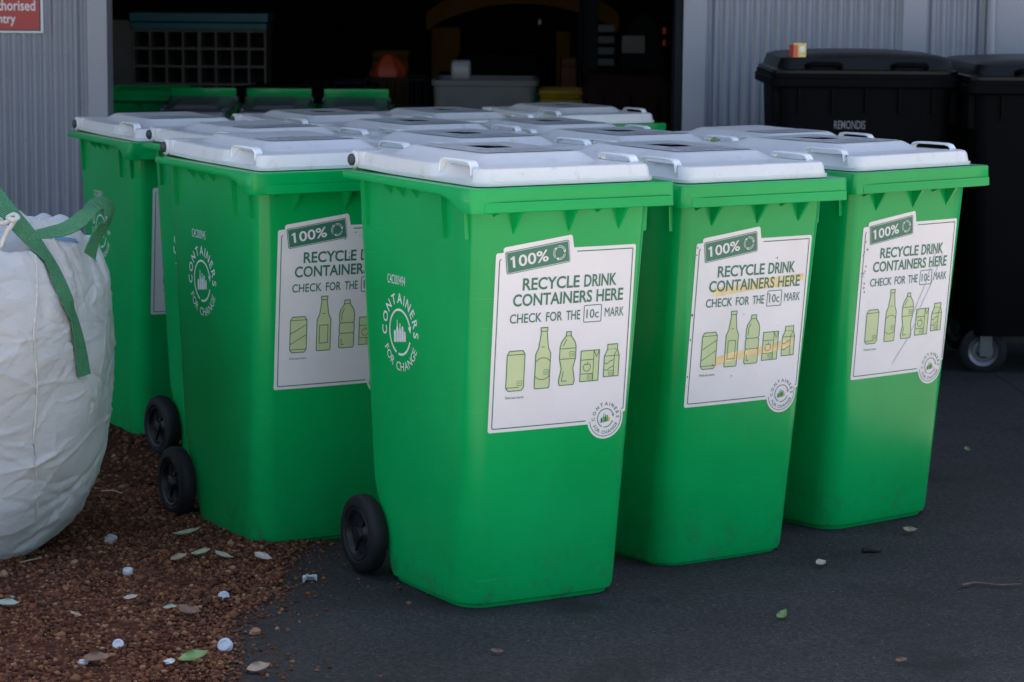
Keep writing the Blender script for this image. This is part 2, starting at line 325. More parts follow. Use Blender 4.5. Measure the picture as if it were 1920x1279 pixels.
def body_mesh():
    m = MB(); rg = []
    def ring(z, inset=0.0):
        hx, y0, y1, r, bl = bdim(z)
        return [(x, y, z) for x, y in rrect(hx - inset, y0 + inset, y1 - inset, max(0.01, r - inset * 0.5), bulge=bl)]
    rg.append(ring(0.0, 0.03)); rg.append(ring(0.0, 0.012)); rg.append(ring(0.010, 0.009)); rg.append(ring(0.013, 0.002)); rg.append(ring(0.024, 0.0))
    for z in np.linspace(0.06, 1.0, 22): rg.append(ring(float(z)))
    m.rings(rg, cap0=True)
    # webs under the front skirt and ribs under the side rim
    def web_front(x, w, zlow):
        yw = front_y(x, 0.93) + 0.004
        p = [(x - w, yw, 0.953), (x + w, yw, 0.953), (x + w * .35, -0.337, 0.953), (x - w * .35, -0.337, 0.953), (x - w * .12, front_y(x, zlow) + 0.002, zlow), (x + w * .12, front_y(x, zlow) + 0.002, zlow)]
        m.add(p, [(0, 1, 2, 3), (0, 3, 4), (1, 5, 2), (3, 2, 5, 4), (0, 4, 5, 1)])
    for x in (-0.137, 0.010, 0.148): web_front(x, 0.014, 0.893)
    for x in (-0.19, 0.085): web_front(x, 0.004, 0.936)
    for sx in (-1, 1):
        for y, zl, out in ((-0.159, 0.880, 0.262), (-0.262, 0.884, 0.258), (-0.02, 0.958, 0.268), (0.05, 0.955, 0.268), (0.115, 0.958, 0.268), (0.240, 0.875, 0.262)):
            xw = abs(side_x(y, 0.93)) - 0.005
            a = [(sx * xw, y - 0.002, 0.99), (sx * out, y - 0.002, 0.99), (sx * (out if zl < 0.9 else xw + 0.004), y - 0.002, zl), (sx * xw, y - 0.002, zl)]
            if zl < 0.9: a[2] = (sx * (xw + 0.014), y - 0.002, zl); a[1] = (sx * (xw + 0.020), y - 0.002, 0.99)
            b = [(p[0], y + 0.002, p[2]) for p in a]
            m.add(a + b, [(0, 1, 2, 3), (7, 6, 5, 4), (0, 4, 5, 1), (1, 5, 6, 2), (2, 6, 7, 3), (3, 7, 4, 0)])
        # axle bracket behind the foot
        m.box(sx * 0.13 - 0.03, sx * 0.13 + 0.03, 0.17, 0.272, 0.06, 0.15, 0.006)
    return m
def rim_mesh():
    m = MB()
    out = rrect(0.2746, -0.3442, 0.3180, 0.014, 10, 14, 3)
    inn = rrect(0.222, -0.285, 0.295, 0.035, 10, 14, 3)
    wall = rrect(0.235, -0.296, 0.310, 0.034, 10, 14, 3)
    def zb(y):
        if y < -0.291: return 0.9492
        if y < -0.222: return 0.9492 + (0.984 - 0.9492) * (y + 0.291) / 0.069
        return 0.984 + 0.004 * min(1, (y + 0.222) / 0.5)
    def sc(p, k): return (p[0] * k, p[1] * k)
    m.rings([[(x, y, ZT - 0.012) for x, y in inn], [(x, y, ZT) for x, y in inn], [(*sc(p, 0.994), ZT) for p in out], [(*p, ZT - 0.0025) for p in out],
             [(p[0] * 1.004, p[1] * 1.003, zb(p[1]) + 0.002) for p in out], [(*sc(p, 1.0), zb(p[1])) for p in out], [(p[0] * 0.985, p[1] * 0.988, zb(p[1])) for p in out],
             [(p[0] * 0.985, p[1] * 0.988, min(0.99, zb(p[1]) + 0.012)) for p in out],
             [(*p, min(0.992, zb(q[1]) + 0.016)) for p, q in zip(wall, out)]])
    # lower ledge of the front skirt, standing a little proud
    v = []
    for x in np.linspace(-0.240, 0.262, 9):
        e = min(1.0, (x + 0.240) / 0.02 + 0.05)
        v.append([(x, -0.342, 0.9745), (x, -0.3452 - 0.006 * e, 0.9735), (x, -0.3462 - 0.006 * e, 0.9515), (x, -0.342, 0.9500)])
    m.rings(v, True, True)
    return m
def lid_parts(hole):
    """lid skin, from the lower flange over the skirt and the hood to the round opening"""
    N = dict(nx=14, ny=20, nc=5)
    def R(hx, y0, y1, r, z, notch=0.0):
        o = []
        for x, y in rrect(hx, y0, y1, r, **N):
            if notch and abs(x) > hx - 0.02 and -0.30 < y < -0.05:
                k = max(0.0, min(1.0, (y + 0.262) / 0.02)) * max(0.0, min(1.0, (-0.098 - y) / 0.02)); k = k * k * (3 - 2 * k)
                x -= math.copysign(notch * k, x)
            o.append((x, y, z))
        return o
    def slope(ring, z0, z1):   # rear of the lid rises a little towards the hinge
        return [(x, y, z + max(0, (y - 0.05) / 0.25) ** 1.5 * 0.004) for x, y, z in ring]
    rg = [R(0.236, -0.313, 0.316, 0.030, ZT + 0.0015), R(0.240, -0.317, 0.319, 0.032, ZT + 0.002), R(0.2405, -0.3175, 0.319, 0.032, ZT + 0.011),
          R(0.236, -0.313, 0.316, 0.031, ZT + 0.0125, 0.010), R(0.2335, -0.310, 0.315, 0.032, ZT + 0.033, 0.030), R(0.230, -0.3065, 0.312, 0.032, ZT + 0.0400, 0.032),
          R(0.224, -0.300, 0.306, 0.034, ZT + 0.0430, 0.030), R(0.205, -0.281, 0.290, 0.03, ZT + 0.0415), R(0.172, -0.190, 0.262, 0.03, ZT + 0.0415),
          R(0.166, -0.184, 0.258, 0.03, ZT + 0.0425), R(0.144, -0.156, 0.222, 0.03, ZT + 0.0605), R(0.138, -0.150, 0.214, 0.03, ZT + 0.0632), R(0.131, -0.143, 0.206, 0.03, ZT + 0.0638)]
    rg = [slope(r, 0, 0) for r in rg]
    n = len(rg[0]); last = rg[-1]
    hr, hc = 0.060, (0.0, 0.062)
    ang = [math.atan2(p[1] - hc[1], p[0] - hc[0]) for p in last]
    circ = lambda r, z: [(hc[0] + r * math.cos(a), hc[1] + r * math.sin(a), z) for a in ang]
    m = MB()
    if hole:
        rg += [circ(hr + 0.004, ZT + 0.0643), circ(hr, ZT + 0.0643), circ(hr, ZT + 0.0625)]
        m.rings(rg)
    else:
        rg += [circ(hr, ZT + 0.0643), circ(0.02, ZT + 0.0645)]
        m.rings(rg, cap1=True)
    # rear spine with the two hinge knuckles
    for s in (-1, 1):
        m.lathe_x([(-0.032, 0.0), (-0.032, 0.019), (-0.028, 0.0235), (0.027, 0.0235), (0.032, 0.019), (0.032, 0.0)], (s * 0.212, 0.316, 1.030), 24)
        m.box(s * 0.209 - 0.028, s * 0.209 + 0.028, 0.27, 0.316, 1.016, 1.0525, 0.005)
        m.box(s * 0.100 - 0.02, s * 0.100 + 0.02, 0.285, 0.322, 1.018, 1.046, 0.004)
    return m
def lid_handle(s):
    m = MB(); rg = []
    prof = ((-0.103, 1.030), (-0.106, 1.050), (-0.114, 1.0580), (-0.128, 1.0610), (-0.180, 1.0615), (-0.232, 1.0610), (-0.246, 1.0580), (-0.254, 1.050), (-0.257, 1.030))
    for k, (y, z) in enumerate(prof):
        y2, z2 = prof[min(k + 1, 8)]; y0, z0 = prof[max(k - 1, 0)]; t = Vector((0, y2 - y0, z2 - z0)).normalized(); nn = Vector((0, -t.z, t.y)) * 0.0028
        xi, xo = 0.2065, 0.2265
        rg.append([(s * xi, y - nn.y, z - nn.z), (s * xo, y - nn.y, z - nn.z), (s * (xo + .002), y, z), (s * xo, y + nn.y, z + nn.z), (s * xi, y + nn.y, z + nn.z), (s * (xi - .002), y, z)])
    return m.rings(rg, True, True)
def wheel_parts(s):
    c = (s * 0.247, 0.2532, 0.1)
    t = MB().lathe_x([(-0.018 * s, 0.066), (-0.022 * s, 0.070), (-0.024 * s, 0.086), (-0.019 * s, 0.096), (-0.008 * s, 0.0995), (0.004 * s, 0.0995), (0.015 * s, 0.096), (0.021 * s, 0.087), (0.022 * s, 0.072), (0.017 * s, 0.066)], c, 48)
    h = MB().lathe_x([(-0.016 * s, 0.067), (-0.016 * s, 0.02), (0.0, 0.0)][::-1], c, 40)
    h.lathe_x([(0.017 * s, 0.0675), (0.020 * s, 0.064), (0.018 * s, 0.058), (0.006 * s, 0.052), (0.004 * s, 0.030), (0.010 * s, 0.022), (0.020 * s, 0.019), (0.022 * s, 0.012), (0.022 * s, 0.0001)], c, 40)
    for k in range(6):
        a = PI / 3 * k; ca, sa = math.cos(a), math.sin(a)
        p = [(c[0] + s * x, c[1] + ca * r - sa * q, c[2] + sa * r + ca * q) for x, r, q in ((0.004, 0.02, -.003), (0.004, 0.054, -.003), (0.004, 0.054, .003), (0.004, 0.02, .003), (0.012, 0.02, -.002), (0.010, 0.054, -.002), (0.010, 0.054, .002), (0.012, 0.02, .002))]
        h.add(p, [(4, 5, 6, 7), (0, 1, 5, 4), (2, 3, 7, 6), (1, 2, 6, 5), (3, 0, 4, 7)])
    return t, h

# ---------------------------------------------------------------- flat printed artwork, wrapped on a surface
FONT_CACHE = {}
def glyphs(s, bold=0.0):
    k = (s, bold)
    if k not in FONT_CACHE:
        cu = bpy.data.curves.new('lettering', 'FONT'); cu.body = s; cu.size = 1.0; cu.offset = bold; cu.resolution_u = 3
        o = bpy.data.objects.new('lettering', cu); C.objects.link(o)
        dg = bpy.context.evaluated_depsgraph_get(); me = bpy.data.meshes.new_from_object(o.evaluated_get(dg))
        v = [(q.co.x, q.co.y) for q in me.vertices]; f = [tuple(p.vertices) for p in me.polygons]
        bpy.data.objects.remove(o); bpy.data.curves.remove(cu); bpy.data.meshes.remove(me)
        FONT_CACHE[k] = (v, f)
    return FONT_CACHE[k]
class Art:
    def __init__(s): s.v = []; s.f = []
    def add(s, v, f):
        n = len(s.v); s.v += [tuple(p) for p in v]; s.f += [tuple(i + n for i in q) for q in f]
    def text(s, t, x0, x1, z0, z1, bold=0.012, rot=0.0):
        v, f = glyphs(t, bold); xs = [p[0] for p in v]; ys = [p[1] for p in v]
        a, b, c, d = min(xs), max(xs), min(ys), max(ys)
        if x1 is None: k = (z1 - z0) / (d - c); x1 = x0 + (b - a) * k
        P = [(x0 + (p[0] - a) / (b - a) * (x1 - x0), z0 + (p[1] - c) / (d - c) * (z1 - z0)) for p in v]
        if rot:
            cx, cz = (x0 + x1) / 2, (z0 + z1) / 2; cr, sr = math.cos(rot), math.sin(rot)
            P = [(cx + (x - cx) * cr - (z - cz) * sr, cz + (x - cx) * sr + (z - cz) * cr) for x, z in P]
        s.add(P, f); return s
    def arc_text(s, t, cx, cz, r, a0, a1, h, outward=True, bold=0.014):
        wd = []
        for ch in t:
            if ch == ' ': wd.append(0.42); continue
            q = [p[0] for p in glyphs(ch, bold)[0]]; wd.append(max(q) - min(q) + 0.17)
        mid = [sum(wd[:i]) + wd[i] / 2 for i in range(len(t))]
        for i, ch in enumerate(t):
            if ch == ' ': continue
            a = a0 + (a1 - a0) * (mid[i] - mid[0]) / (mid[-1] - mid[0]); v, f = glyphs(ch, bold); xs = [p[0] for p in v]; ys = [p[1] for p in v]
            k = h / 0.73; mx = (min(xs) + max(xs)) / 2; my = 0.365
            th = a - PI / 2 if outward else a + PI / 2
            c, q = math.cos(th), math.sin(th)
            s.add([(cx + r * math.cos(a) + k * ((x - mx) * c - (y - my) * q), cz + r * math.sin(a) + k * ((x - mx) * q + (y - my) * c)) for x, y in v], f)
        return s
    def stroke(s, pts, wd, closed=False):
        P = [Vector((p[0], p[1])) for p in pts]; n = len(P); L = []; Rr = []
        for i in range(n):
            a = P[(i - 1) % n] if (closed or i > 0) else P[i]; b = P[(i + 1) % n] if (closed or i < n - 1) else P[i]
            d1 = (P[i] - a); d2 = (b - P[i]); d1 = d1.normalized() if d1.length > 1e-9 else d2.normalized(); d2 = d2.normalized() if d2.length > 1e-9 else d1
            t = (d1 + d2); t = t.normalized() if t.length > 1e-6 else d1
            nn = Vector((-t.y, t.x)); k = 1 / max(0.5, nn.dot(Vector((-d1.y, d1.x))))
            L.append(P[i] + nn * wd / 2 * k); Rr.append(P[i] - nn * wd / 2 * k)
        f = []
        for i in range(n if closed else n - 1):
            j = (i + 1) % n; f.append((i, n + i, n + j, j))
        s.add(L + Rr, f); return s
    def arc(s, cx, cz, r, a0, a1, wd, n=20):
        return s.stroke([(cx + r * math.cos(a0 + (a1 - a0) * k / n), cz + r * math.sin(a0 + (a1 - a0) * k / n)) for k in range(n + 1)], wd)
    def poly(s, pts): s.add(pts, [tuple(range(len(pts)))]); return s
    def rotated(s, cx, cz, a):
        c, q = math.cos(a), math.sin(a); s.v = [(cx + (x - cx) * c - (z - cz) * q, cz + (x - cx) * q + (z - cz) * c) for x, z in s.v]; return s
    def wrap(s, name, mat, parent, fn, off, cut=None):
        bm = bmesh.new(); vs = [bm.verts.new((x, 0, z)) for x, z in s.v]
        for f in s.f:
            try: bm.faces.new([vs[i] for i in f])
            except ValueError: pass
        if cut:
            bmesh.ops.triangulate(bm, faces=bm.faces[:])
            for x in np.arange(cut[0], cut[1], cut[4]): bmesh.ops.bisect_plane(bm, geom=bm.verts[:] + bm.edges[:] + bm.faces[:], plane_co=(float(x), 0, 0), plane_no=(1, 0, 0))
            for z in np.arange(cut[2], cut[3], cut[4] * 2): bmesh.ops.bisect_plane(bm, geom=bm.verts[:] + bm.edges[:] + bm.faces[:], plane_co=(0, 0, float(z)), plane_no=(0, 0, 1))
        for q in bm.verts: q.co = fn(q.co.x, q.co.z, off)
        bmesh.ops.recalc_face_normals(bm, faces=bm.faces[:])
        me = bpy.data.meshes.new(name); bm.to_mesh(me); bm.free(); me.materials.append(mat); finish(me)
        o = bpy.data.objects.new(name, me); C.objects.link(o); o.parent = parent; return o
def fn_front(x, z, off): return Vector((x, front_y(x, z) - off, z))
def fn_side(u, z, off):  return Vector((side_x(-u, z) - off, -u, z))     # u runs towards the front of the bin
def fn_top(z0): return lambda x, y, off: Vector((x, y, z0 + off))

def rr2(x0, x1, z0, z1, r, n=4):
    p = []
    for cx, cz, a in ((x1 - r, z0 + r, -PI / 2), (x1 - r, z1 - r, 0), (x0 + r, z1 - r, PI / 2), (x0 + r, z0 + r, PI)):
        for k in range(n + 1): p.append((cx + r * math.cos(a + PI / 2 * k / n), cz + r * math.sin(a + PI / 2 * k / n)))
    return p
def bottles(art_list, cx, cz, k):
    """five little containers standing side by side, as in the round emblem"""
    for (dx, w_, h, neck), a in zip(((-0.024, 0.010, 0.026, 0), (-0.012, 0.010, 0.048, 1), (0.0005, 0.012, 0.040, 1), (0.012, 0.009, 0.034, 0), (0.0225, 0.009, 0.022, 0)), art_list):
        x0, x1, zb = cx + k * (dx - w_ / 2), cx + k * (dx + w_ / 2), cz - k * 0.021 + k * 0.003 * (dx / 0.024)
        h *= k
        if neck:
            xm = (x0 + x1) / 2; nw = (x1 - x0) * 0.18
            a.poly([(x0, zb), (x1, zb), (x1, zb + h * .55), (xm + nw, zb + h * .75), (xm + nw, zb + h), (xm - nw, zb + h), (xm - nw, zb + h * .75), (x0, zb + h * .55)])
        else: a.poly([(x0, zb), (x1, zb), (x1, zb + h * .85), (x1 - (x1 - x0) * .25, zb + h), (x0 + (x1 - x0) * .25, zb + h), (x0, zb + h * .85)])
def emblem_arrow(a, cx, cz, r, wd):
    a.arc(cx, cz, r, math.radians(248), math.radians(22), wd, 34)
    e = math.radians(8); a.poly([(cx + (r - wd * 1.6) * math.cos(e + .22), cz + (r - wd * 1.6) * math.sin(e + .22)), (cx + (r + wd * 1.6) * math.cos(e + .22), cz + (r + wd * 1.6) * math.sin(e + .22)), (cx + r * math.cos(e - .10), cz + r * math.sin(e - .10))][::-1])
    a.arc(cx, cz, r, math.radians(-20), math.radians(-100), wd, 14)

PANEL = [(-0.180, 0.432), (-0.176, 0.428), (0.093, 0.428)] + \
        [(0.141 + 0.051 * math.cos(a), 0.440 + 0.051 * math.sin(a)) for a in np.linspace(math.radians(193), math.radians(372), 22)] + \
        [(0.199, 0.452), (0.200, 0.456), (0.200, 0.853), (0.196, 0.857), (0.027, 0.857), (0.0215, 0.884), (0.017, 0.8875), (-0.156, 0.8655), (-0.161, 0.8615), (-0.1605, 0.853), (-0.177, 0.852), (-0.180, 0.848)]
def make_sticker(parent, ver, marks=None):
    cut = (-0.17, 0.20, 0.45, 0.88, 0.035)
    p = Art().poly(PANEL).wrap('front_sticker', M['sticker'], parent, fn_front, 0.0010, cut)
    W = 0.0024
    ln = Art()
    ln.stroke([(0.0355, 0.8475), (0.190, 0.8475), (0.1915, 0.846), (0.1915, 0.460), (0.186, 0.459)], W)
    ln.stroke([(-0.166, 0.8385), (-0.170, 0.834), (-0.170, 0.440), (-0.167, 0.437), (0.0855, 0.437)], W)
    ln.arc(0.141, 0.440, 0.0445, math.radians(188), math.radians(380), 0.0016, 36)
    a1 = math.radians(7.6)
    ln2 = Art().poly(rr2(-0.154, 0.016, 0.812, 0.8655, 0.005)).rotated(-0.069, 0.839, a1)
    ln.add(ln2.v, ln2.f)
    ln.wrap('border_line', M['ink'], p, fn_front, 0.0017, cut)
    wt = Art(); wt.text('100%', -0.137, -0.042, 0.825, 0.8525, 0.016); wt.poly([(-0.1335, 0.8525), (-0.1335, 0.8480), (-0.1420, 0.8445), (-0.1420, 0.8485)])
    wt.stroke(rr2(-0.1515, 0.0135, 0.8145, 0.863, 0.004), 0.0012, True)
    for k in range(3):
        s0 = math.radians(100 + 120 * k); cx, cz = -0.012, 0.8388
        wt.arc(cx, cz, 0.0165, s0, s0 - math.radians(88), 0.0012, 8); wt.arc(cx, cz, 0.0130, s0, s0 - math.radians(88), 0.0012, 8)
        e = s0 - math.radians(88); wt.poly([(cx + r_ * math.cos(e + d_), cz + r_ * math.sin(e + d_)) for r_, d_ in ((0.0112, 0.05), (0.0148, -0.42), (0.0185, 0.05))])
    wt.rotated(-0.069, 0.839, a1); wt.wrap('banner_lettering', M['sticker'], p, fn_front, 0.0023, cut)
    tx = Art()
    for t_, a_, b_ in (('RECYCLE', -0.106, 0.047), ('DRINK', 0.060, 0.150)): tx.text(t_, a_, b_, 0.7615, 0.7910, 0.020)
    for t_, a_, b_ in (('CONTAINERS', -0.130, 0.084), ('HERE', 0.096, 0.171)): tx.text(t_, a_, b_, 0.7245, 0.7540, 0.020)
    [tx.text(t_, a_, b_, 0.6850, 0.7075, 0.011) for t_, a_, b_ in (('CHECK', -0.136, -0.0513), ('FOR', -0.0395, 0.0040), ('THE', 0.0150, 0.0535))]; tx.text('MARK', 0.122, 0.176, 0.6865, 0.7085, 0.0)
    tx.stroke(rr2(0.064, 0.112, 0.677, 0.717, 0.003), 0.0020, True); tx.text('10c', 0.071, 0.105, 0.686, 0.7075, 0.004)
    Art().text('Find out more', -0.138, -0.090, 0.506, 0.5125, 0.004).wrap('small_lettering', M['ink'], p, fn_front, 0.0018)
    tx.wrap('lettering', M['ink'], p, fn_front, 0.0018)
    # drink container drawings
    fl, ou = Art(), Art(); L = 0.0022
    def shape(pts, *lines):
        fl.poly(pts); ou.stroke(pts, L, True)
        for q in lines: ou.stroke(q, L * 0.8)
    def small_mark(x, z):
        ou.stroke(rr2(x, x + 0.013, z, z + 0.011, 0.001, 1), 0.0010, True); ou.text('10c', x + 0.0025, x + 0.0105, z + 0.0035, z + 0.0075, 0.0)
    x0, x1, z0, z1 = -0.138, -0.091, 0.525, 0.620
    can = [(x0 + .006, z0), (x1 - .006, z0), (x1, z0 + .008), (x1, z1 - .009), (x1 - .006, z1), (x0 + .006, z1), (x0, z1 - .009), (x0, z0 + .008)]
    if ver == 1: shape(can, [(x0, z1 - .009), (x1, z1 - .009)], [(x0, z0 + .008), (x1 - .012, z0 + .008)]); small_mark(x1 - .018, z0 + .012)
    else: shape(can, [(x0, z1 - .009), (x1, z1 - .009)], [(x0, z0 + .008), (x1, z0 + .008)], [(x0, z0 + .050), (x1, z0 + .074)], [(x0, z0 + .022), (x1, z0 + .047)])
    x0, x1, z0, z1 = -0.062, -0.022, 0.526, 0.671; xm = (x0 + x1) / 2
    shape([(x0 + .002, z0), (x1 - .002, z0), (x1, z0 + .003), (x1, z0 + .083), (x1 - .007, z0 + .097), (xm + .0075, z1 - .010), (xm + .009, z1 - .008), (xm + .009, z1), (xm - .009, z1), (xm - .009, z1 - .008), (xm - .0075, z1 - .010), (x0 + .007, z0 + .097), (x0, z0 + .083), (x0, z0 + .003)],
          [(xm - .008, z1 - .009), (xm + .008, z1 - .009)], [(xm - .005, z0 + .099), (xm + .003, z0 + .099)])
    if ver == 1:
        ou.arc(xm, z0 + .047, .026, math.radians(40), math.radians(140), L * .8, 12); ou.arc(xm, z0 + .047, .026, math.radians(220), math.radians(320), L * .8, 12); small_mark(x1 - .016, z0 + .033)
    else: ou.stroke([(x0 + .008, z0 + .020), (x1 - .008, z0 + .020), (x1 - .008, z0 + .068), (x0 + .008, z0 + .068)], L * .8, True)
    x0, x1, z0, z1 = 0.003, 0.047, 0.529, 0.657; xm = (x0 + x1) / 2
    if ver == 1:
        shape([(x0 + .003, z0), (x1 - .003, z0), (x1, z0 + .010), (x1 - .006, z0 + .040), (x1, z0 + .064), (x1, z0 + .092), (x1 - .004, z0 + .104), (xm + .007, z1 - .010), (xm + .006, z1), (xm - .006, z1), (xm - .007, z1 - .010), (x0 + .004, z0 + .104), (x0, z0 + .092), (x0, z0 + .064), (x0 + .006, z0 + .040), (x0, z0 + .010)],
              [(x0, z0 + .088), (x1, z0 + .088)], [(x0, z0 + .063), (x1, z0 + .063)], [(x0 + .012, z0 + .034), (x0 + .008, z0 + .010), (x0 + .023, z0 + .010)], [(x0 + .008, z0 + .094), (x0 + .017, z0 + .110)], [(xm - .007, z1 - .010), (xm + .007, z1 - .010)]); small_mark(x1 - .017, z0 + .069)
    else:
        shape([(x0 + .003, z0), (x1 - .003, z0), (x1, z0 + .004), (x1, z0 + .036), (x1 - .004, z0 + .039), (x1, z0 + .042), (x1, z0 + .064), (x1 - .004, z0 + .067), (x1, z0 + .071), (x1, z0 + .092), (x1 - .003, z0 + .103), (xm + .009, z1 - .012), (xm + .008, z1), (xm - .008, z1), (xm - .009, z1 - .012), (x0 + .003, z0 + .103), (x0, z0 + .092), (x0, z0 + .071), (x0 + .004, z0 + .067), (x0, z0 + .064), (x0, z0 + .042), (x0 + .004, z0 + .039), (x0, z0 + .036), (x0, z0 + .004)],
              [(x0 + .004, z0 + .067), (x1 - .004, z0 + .067)], [(x0 + .004, z0 + .039), (x1 - .004, z0 + .039)], [(xm - .009, z1 - .010), (xm + .009, z1 - .010)], [(x0 + .007, z0 + .075), (x0 + .007, z0 + .092), (x0 + .014, z0 + .106)], [(x0 + .007, z0 + .024), (x0 + .007, z0 + .009), (x0 + .015, z0 + .009)])
    x0, x1, z0, z1 = 0.062, 0.113, 0.534, 0.608; xm = x0 + .036
    shape([(x0, z0), (x1, z0), (x1, z1), (x0, z1)], [(xm, z0), (xm, z1)], [(x0, z0 + .052), (xm, z0 + .052)], [(x0, z0 + .018), (xm, z0 + .018)], [(xm, z1), ((xm + x1) / 2, z1 - .016), (x1, z1)])
    ap = [(x0 + .018 + .0095 * math.cos(a) * (1 + .06 * math.cos(2 * a)), z0 + .034 + .010 * math.sin(a) - (.003 if math.sin(a) > .93 else 0)) for a in np.linspace(0, 2 * PI, 20, endpoint=False)]
    ou.stroke(ap, L * .75, True); ou.stroke([(x0 + .018, z0 + .041), (x0 + .020, z0 + .048)], L * .7); small_mark(x0 + .021, z0 + .004)
    x0, x1, z0, z1 = 0.128, 0.170, 0.541, 0.619; xm = x0 + .028
    shape([(x0, z0), (x1, z0), (x1, z0 + .050), (x1 - .006, z0 + .066), (x1 - .006, z1), (x0 + .008, z1), (x0 + .008, z0 + .066), (x0, z0 + .050)], [(xm, z0), (xm, z0 + .052), (x1 - .006, z0 + .066)], [(x0, z0 + .050), (xm, z0 + .050), (x1, z0 + .050)], [(x0 + .008, z0 + .066), (x0 + .013, z0 + .066)], [(x0 + .017, z0 + .066), (x0 + .022, z0 + .066)], [(x0 + .026, z0 + .066), (x0 + .031, z0 + .066)],
          [(x0, z0 + .034), (x0 + .008, z0 + .031), (x0 + .016, z0 + .037), (xm, z0 + .040)], [(x0, z0 + .018), (x0 + .008, z0 + .015), (x0 + .016, z0 + .021), (xm, z0 + .025)])
    if ver == 1: small_mark(x0 + .014, z0 + .003)
    fl.wrap('container_drawing_fill', M['inkfill'], p, fn_front, 0.0014); ou.wrap('container_drawing_outline', M['ink'], p, fn_front, 0.0019)
    # round emblem in the corner
    cx, cz = 0.141, 0.440
    em = Art(); em.arc_text('CONTAINERS', cx, cz, 0.0350, math.radians(182), math.radians(1), 0.0090, True, 0.010); em.arc_text('FOR CHANGE', cx, cz, 0.0350, math.radians(212), math.radians(333), 0.0085, False, 0.006)
    emblem_arrow(em, cx, cz, 0.0225, 0.0020); y_, g_ = Art(), Art(); bottles([em, g_, em, g_, y_], cx, cz, 0.46)
    em.wrap('emblem', M['ink'], p, fn_front, 0.0018); g_.wrap('emblem_bottle', M['logo_g'], p, fn_front, 0.0018); y_.wrap('emblem_bottle', M['logo_y'], p, fn_front, 0.0018)
    if marks == 'tape':
        tp = Art(); tq = Art()
        tp.poly([(-0.118, 0.735), (-0.05, 0.738), (0.06, 0.752), (0.182, 0.757), (0.184, 0.739), (0.10, 0.726), (0.0, 0.722), (-0.112, 0.712)])
        tq.poly([(-0.095, 0.553), (-0.04, 0.563), (0.06, 0.572), (0.165, 0.588), (0.168, 0.566), (0.06, 0.549), (-0.05, 0.540), (-0.096, 0.528)])
        tp.wrap('tape_residue', M['tape'], p, fn_front, 0.0016, cut); tq.wrap('tape_residue', M['tape'], p, fn_front, 0.0016, cut)
    if marks in ('scuff', 'tear', 'tape'):
        r = random.Random({'scuff': 3, 'tear': 5, 'tape': 8}[marks]); sc = Art()
        for k in range(16):
            if marks == 'scuff': x, z = -0.175 + r.uniform(0, .018), r.uniform(.55, .83)
            elif marks == 'tear': x, z = r.uniform(-.06, .15), r.uniform(.76, .86)
            else: x, z = r.choice((-.177, r.uniform(-.1, .19))), r.uniform(.45, .85)
            s_ = r.uniform(.0008, .0028); sc.poly([(x + s_ * math.cos(a) * r.uniform(.4, 1.2), z + s_ * 1.3 * math.sin(a) * r.uniform(.4, 1.2)) for a in np.linspace(0, 2 * PI, 7, endpoint=False)])
        if marks == 'scuff':
            s2 = Art()
            for q in (((.05, .60), (.125, .78)), ((.06, .585), (.15, .76)), ((-.02, .46), (.07, .585))): s2.stroke([q[0], ((q[0][0] + q[1][0]) / 2 + .006, (q[0][1] + q[1][1]) / 2), q[1]], .0022)
            s2.wrap('scratch', M['lidlabel'], p, fn_front, 0.0022)
        sc.wrap('scuff_mark', M['lidink'], p, fn_front, 0.0024)
    return p
def make_emblem(parent, serial, dz=0.0):
    a = Art(); cu, cz = -0.080, 0.628 + dz
    a.arc_text('CONTAINERS', cu, cz, 0.0835, math.radians(182), math.radians(1), 0.0255, True, 0.018); a.arc_text('FOR CHANGE', cu, cz, 0.0835, math.radians(212), math.radians(333), 0.0225, False, 0.004)
    emblem_arrow(a, cu, cz, 0.0545, 0.0056); bottles([a] * 5, cu, cz, 1.12)
    a.wrap('side_emblem', M['print'], parent, fn_side, 0.0008)
    if serial: Art().text(serial, -0.142, -0.048, 0.7425 + dz, 0.7655 + dz, 0.0).wrap('serial_number', M['print'], parent, fn_side, 0.0008)

ASSETS = {}
def shared(key, fn):
    if key not in ASSETS:
        o = fn(); ASSETS[key] = o.data; return o
    o = bpy.data.objects.new(key.split('|')[0], ASSETS[key]); C.objects.link(o); return o
def par(o, p): o.parent = p; return o
def copy_tree(o, parent=None):
    c = o.copy(); C.objects.link(c); c.parent = parent
    for ch in [q for q in bpy.data.objects if q.parent == o]: copy_tree(ch, c)
    return c

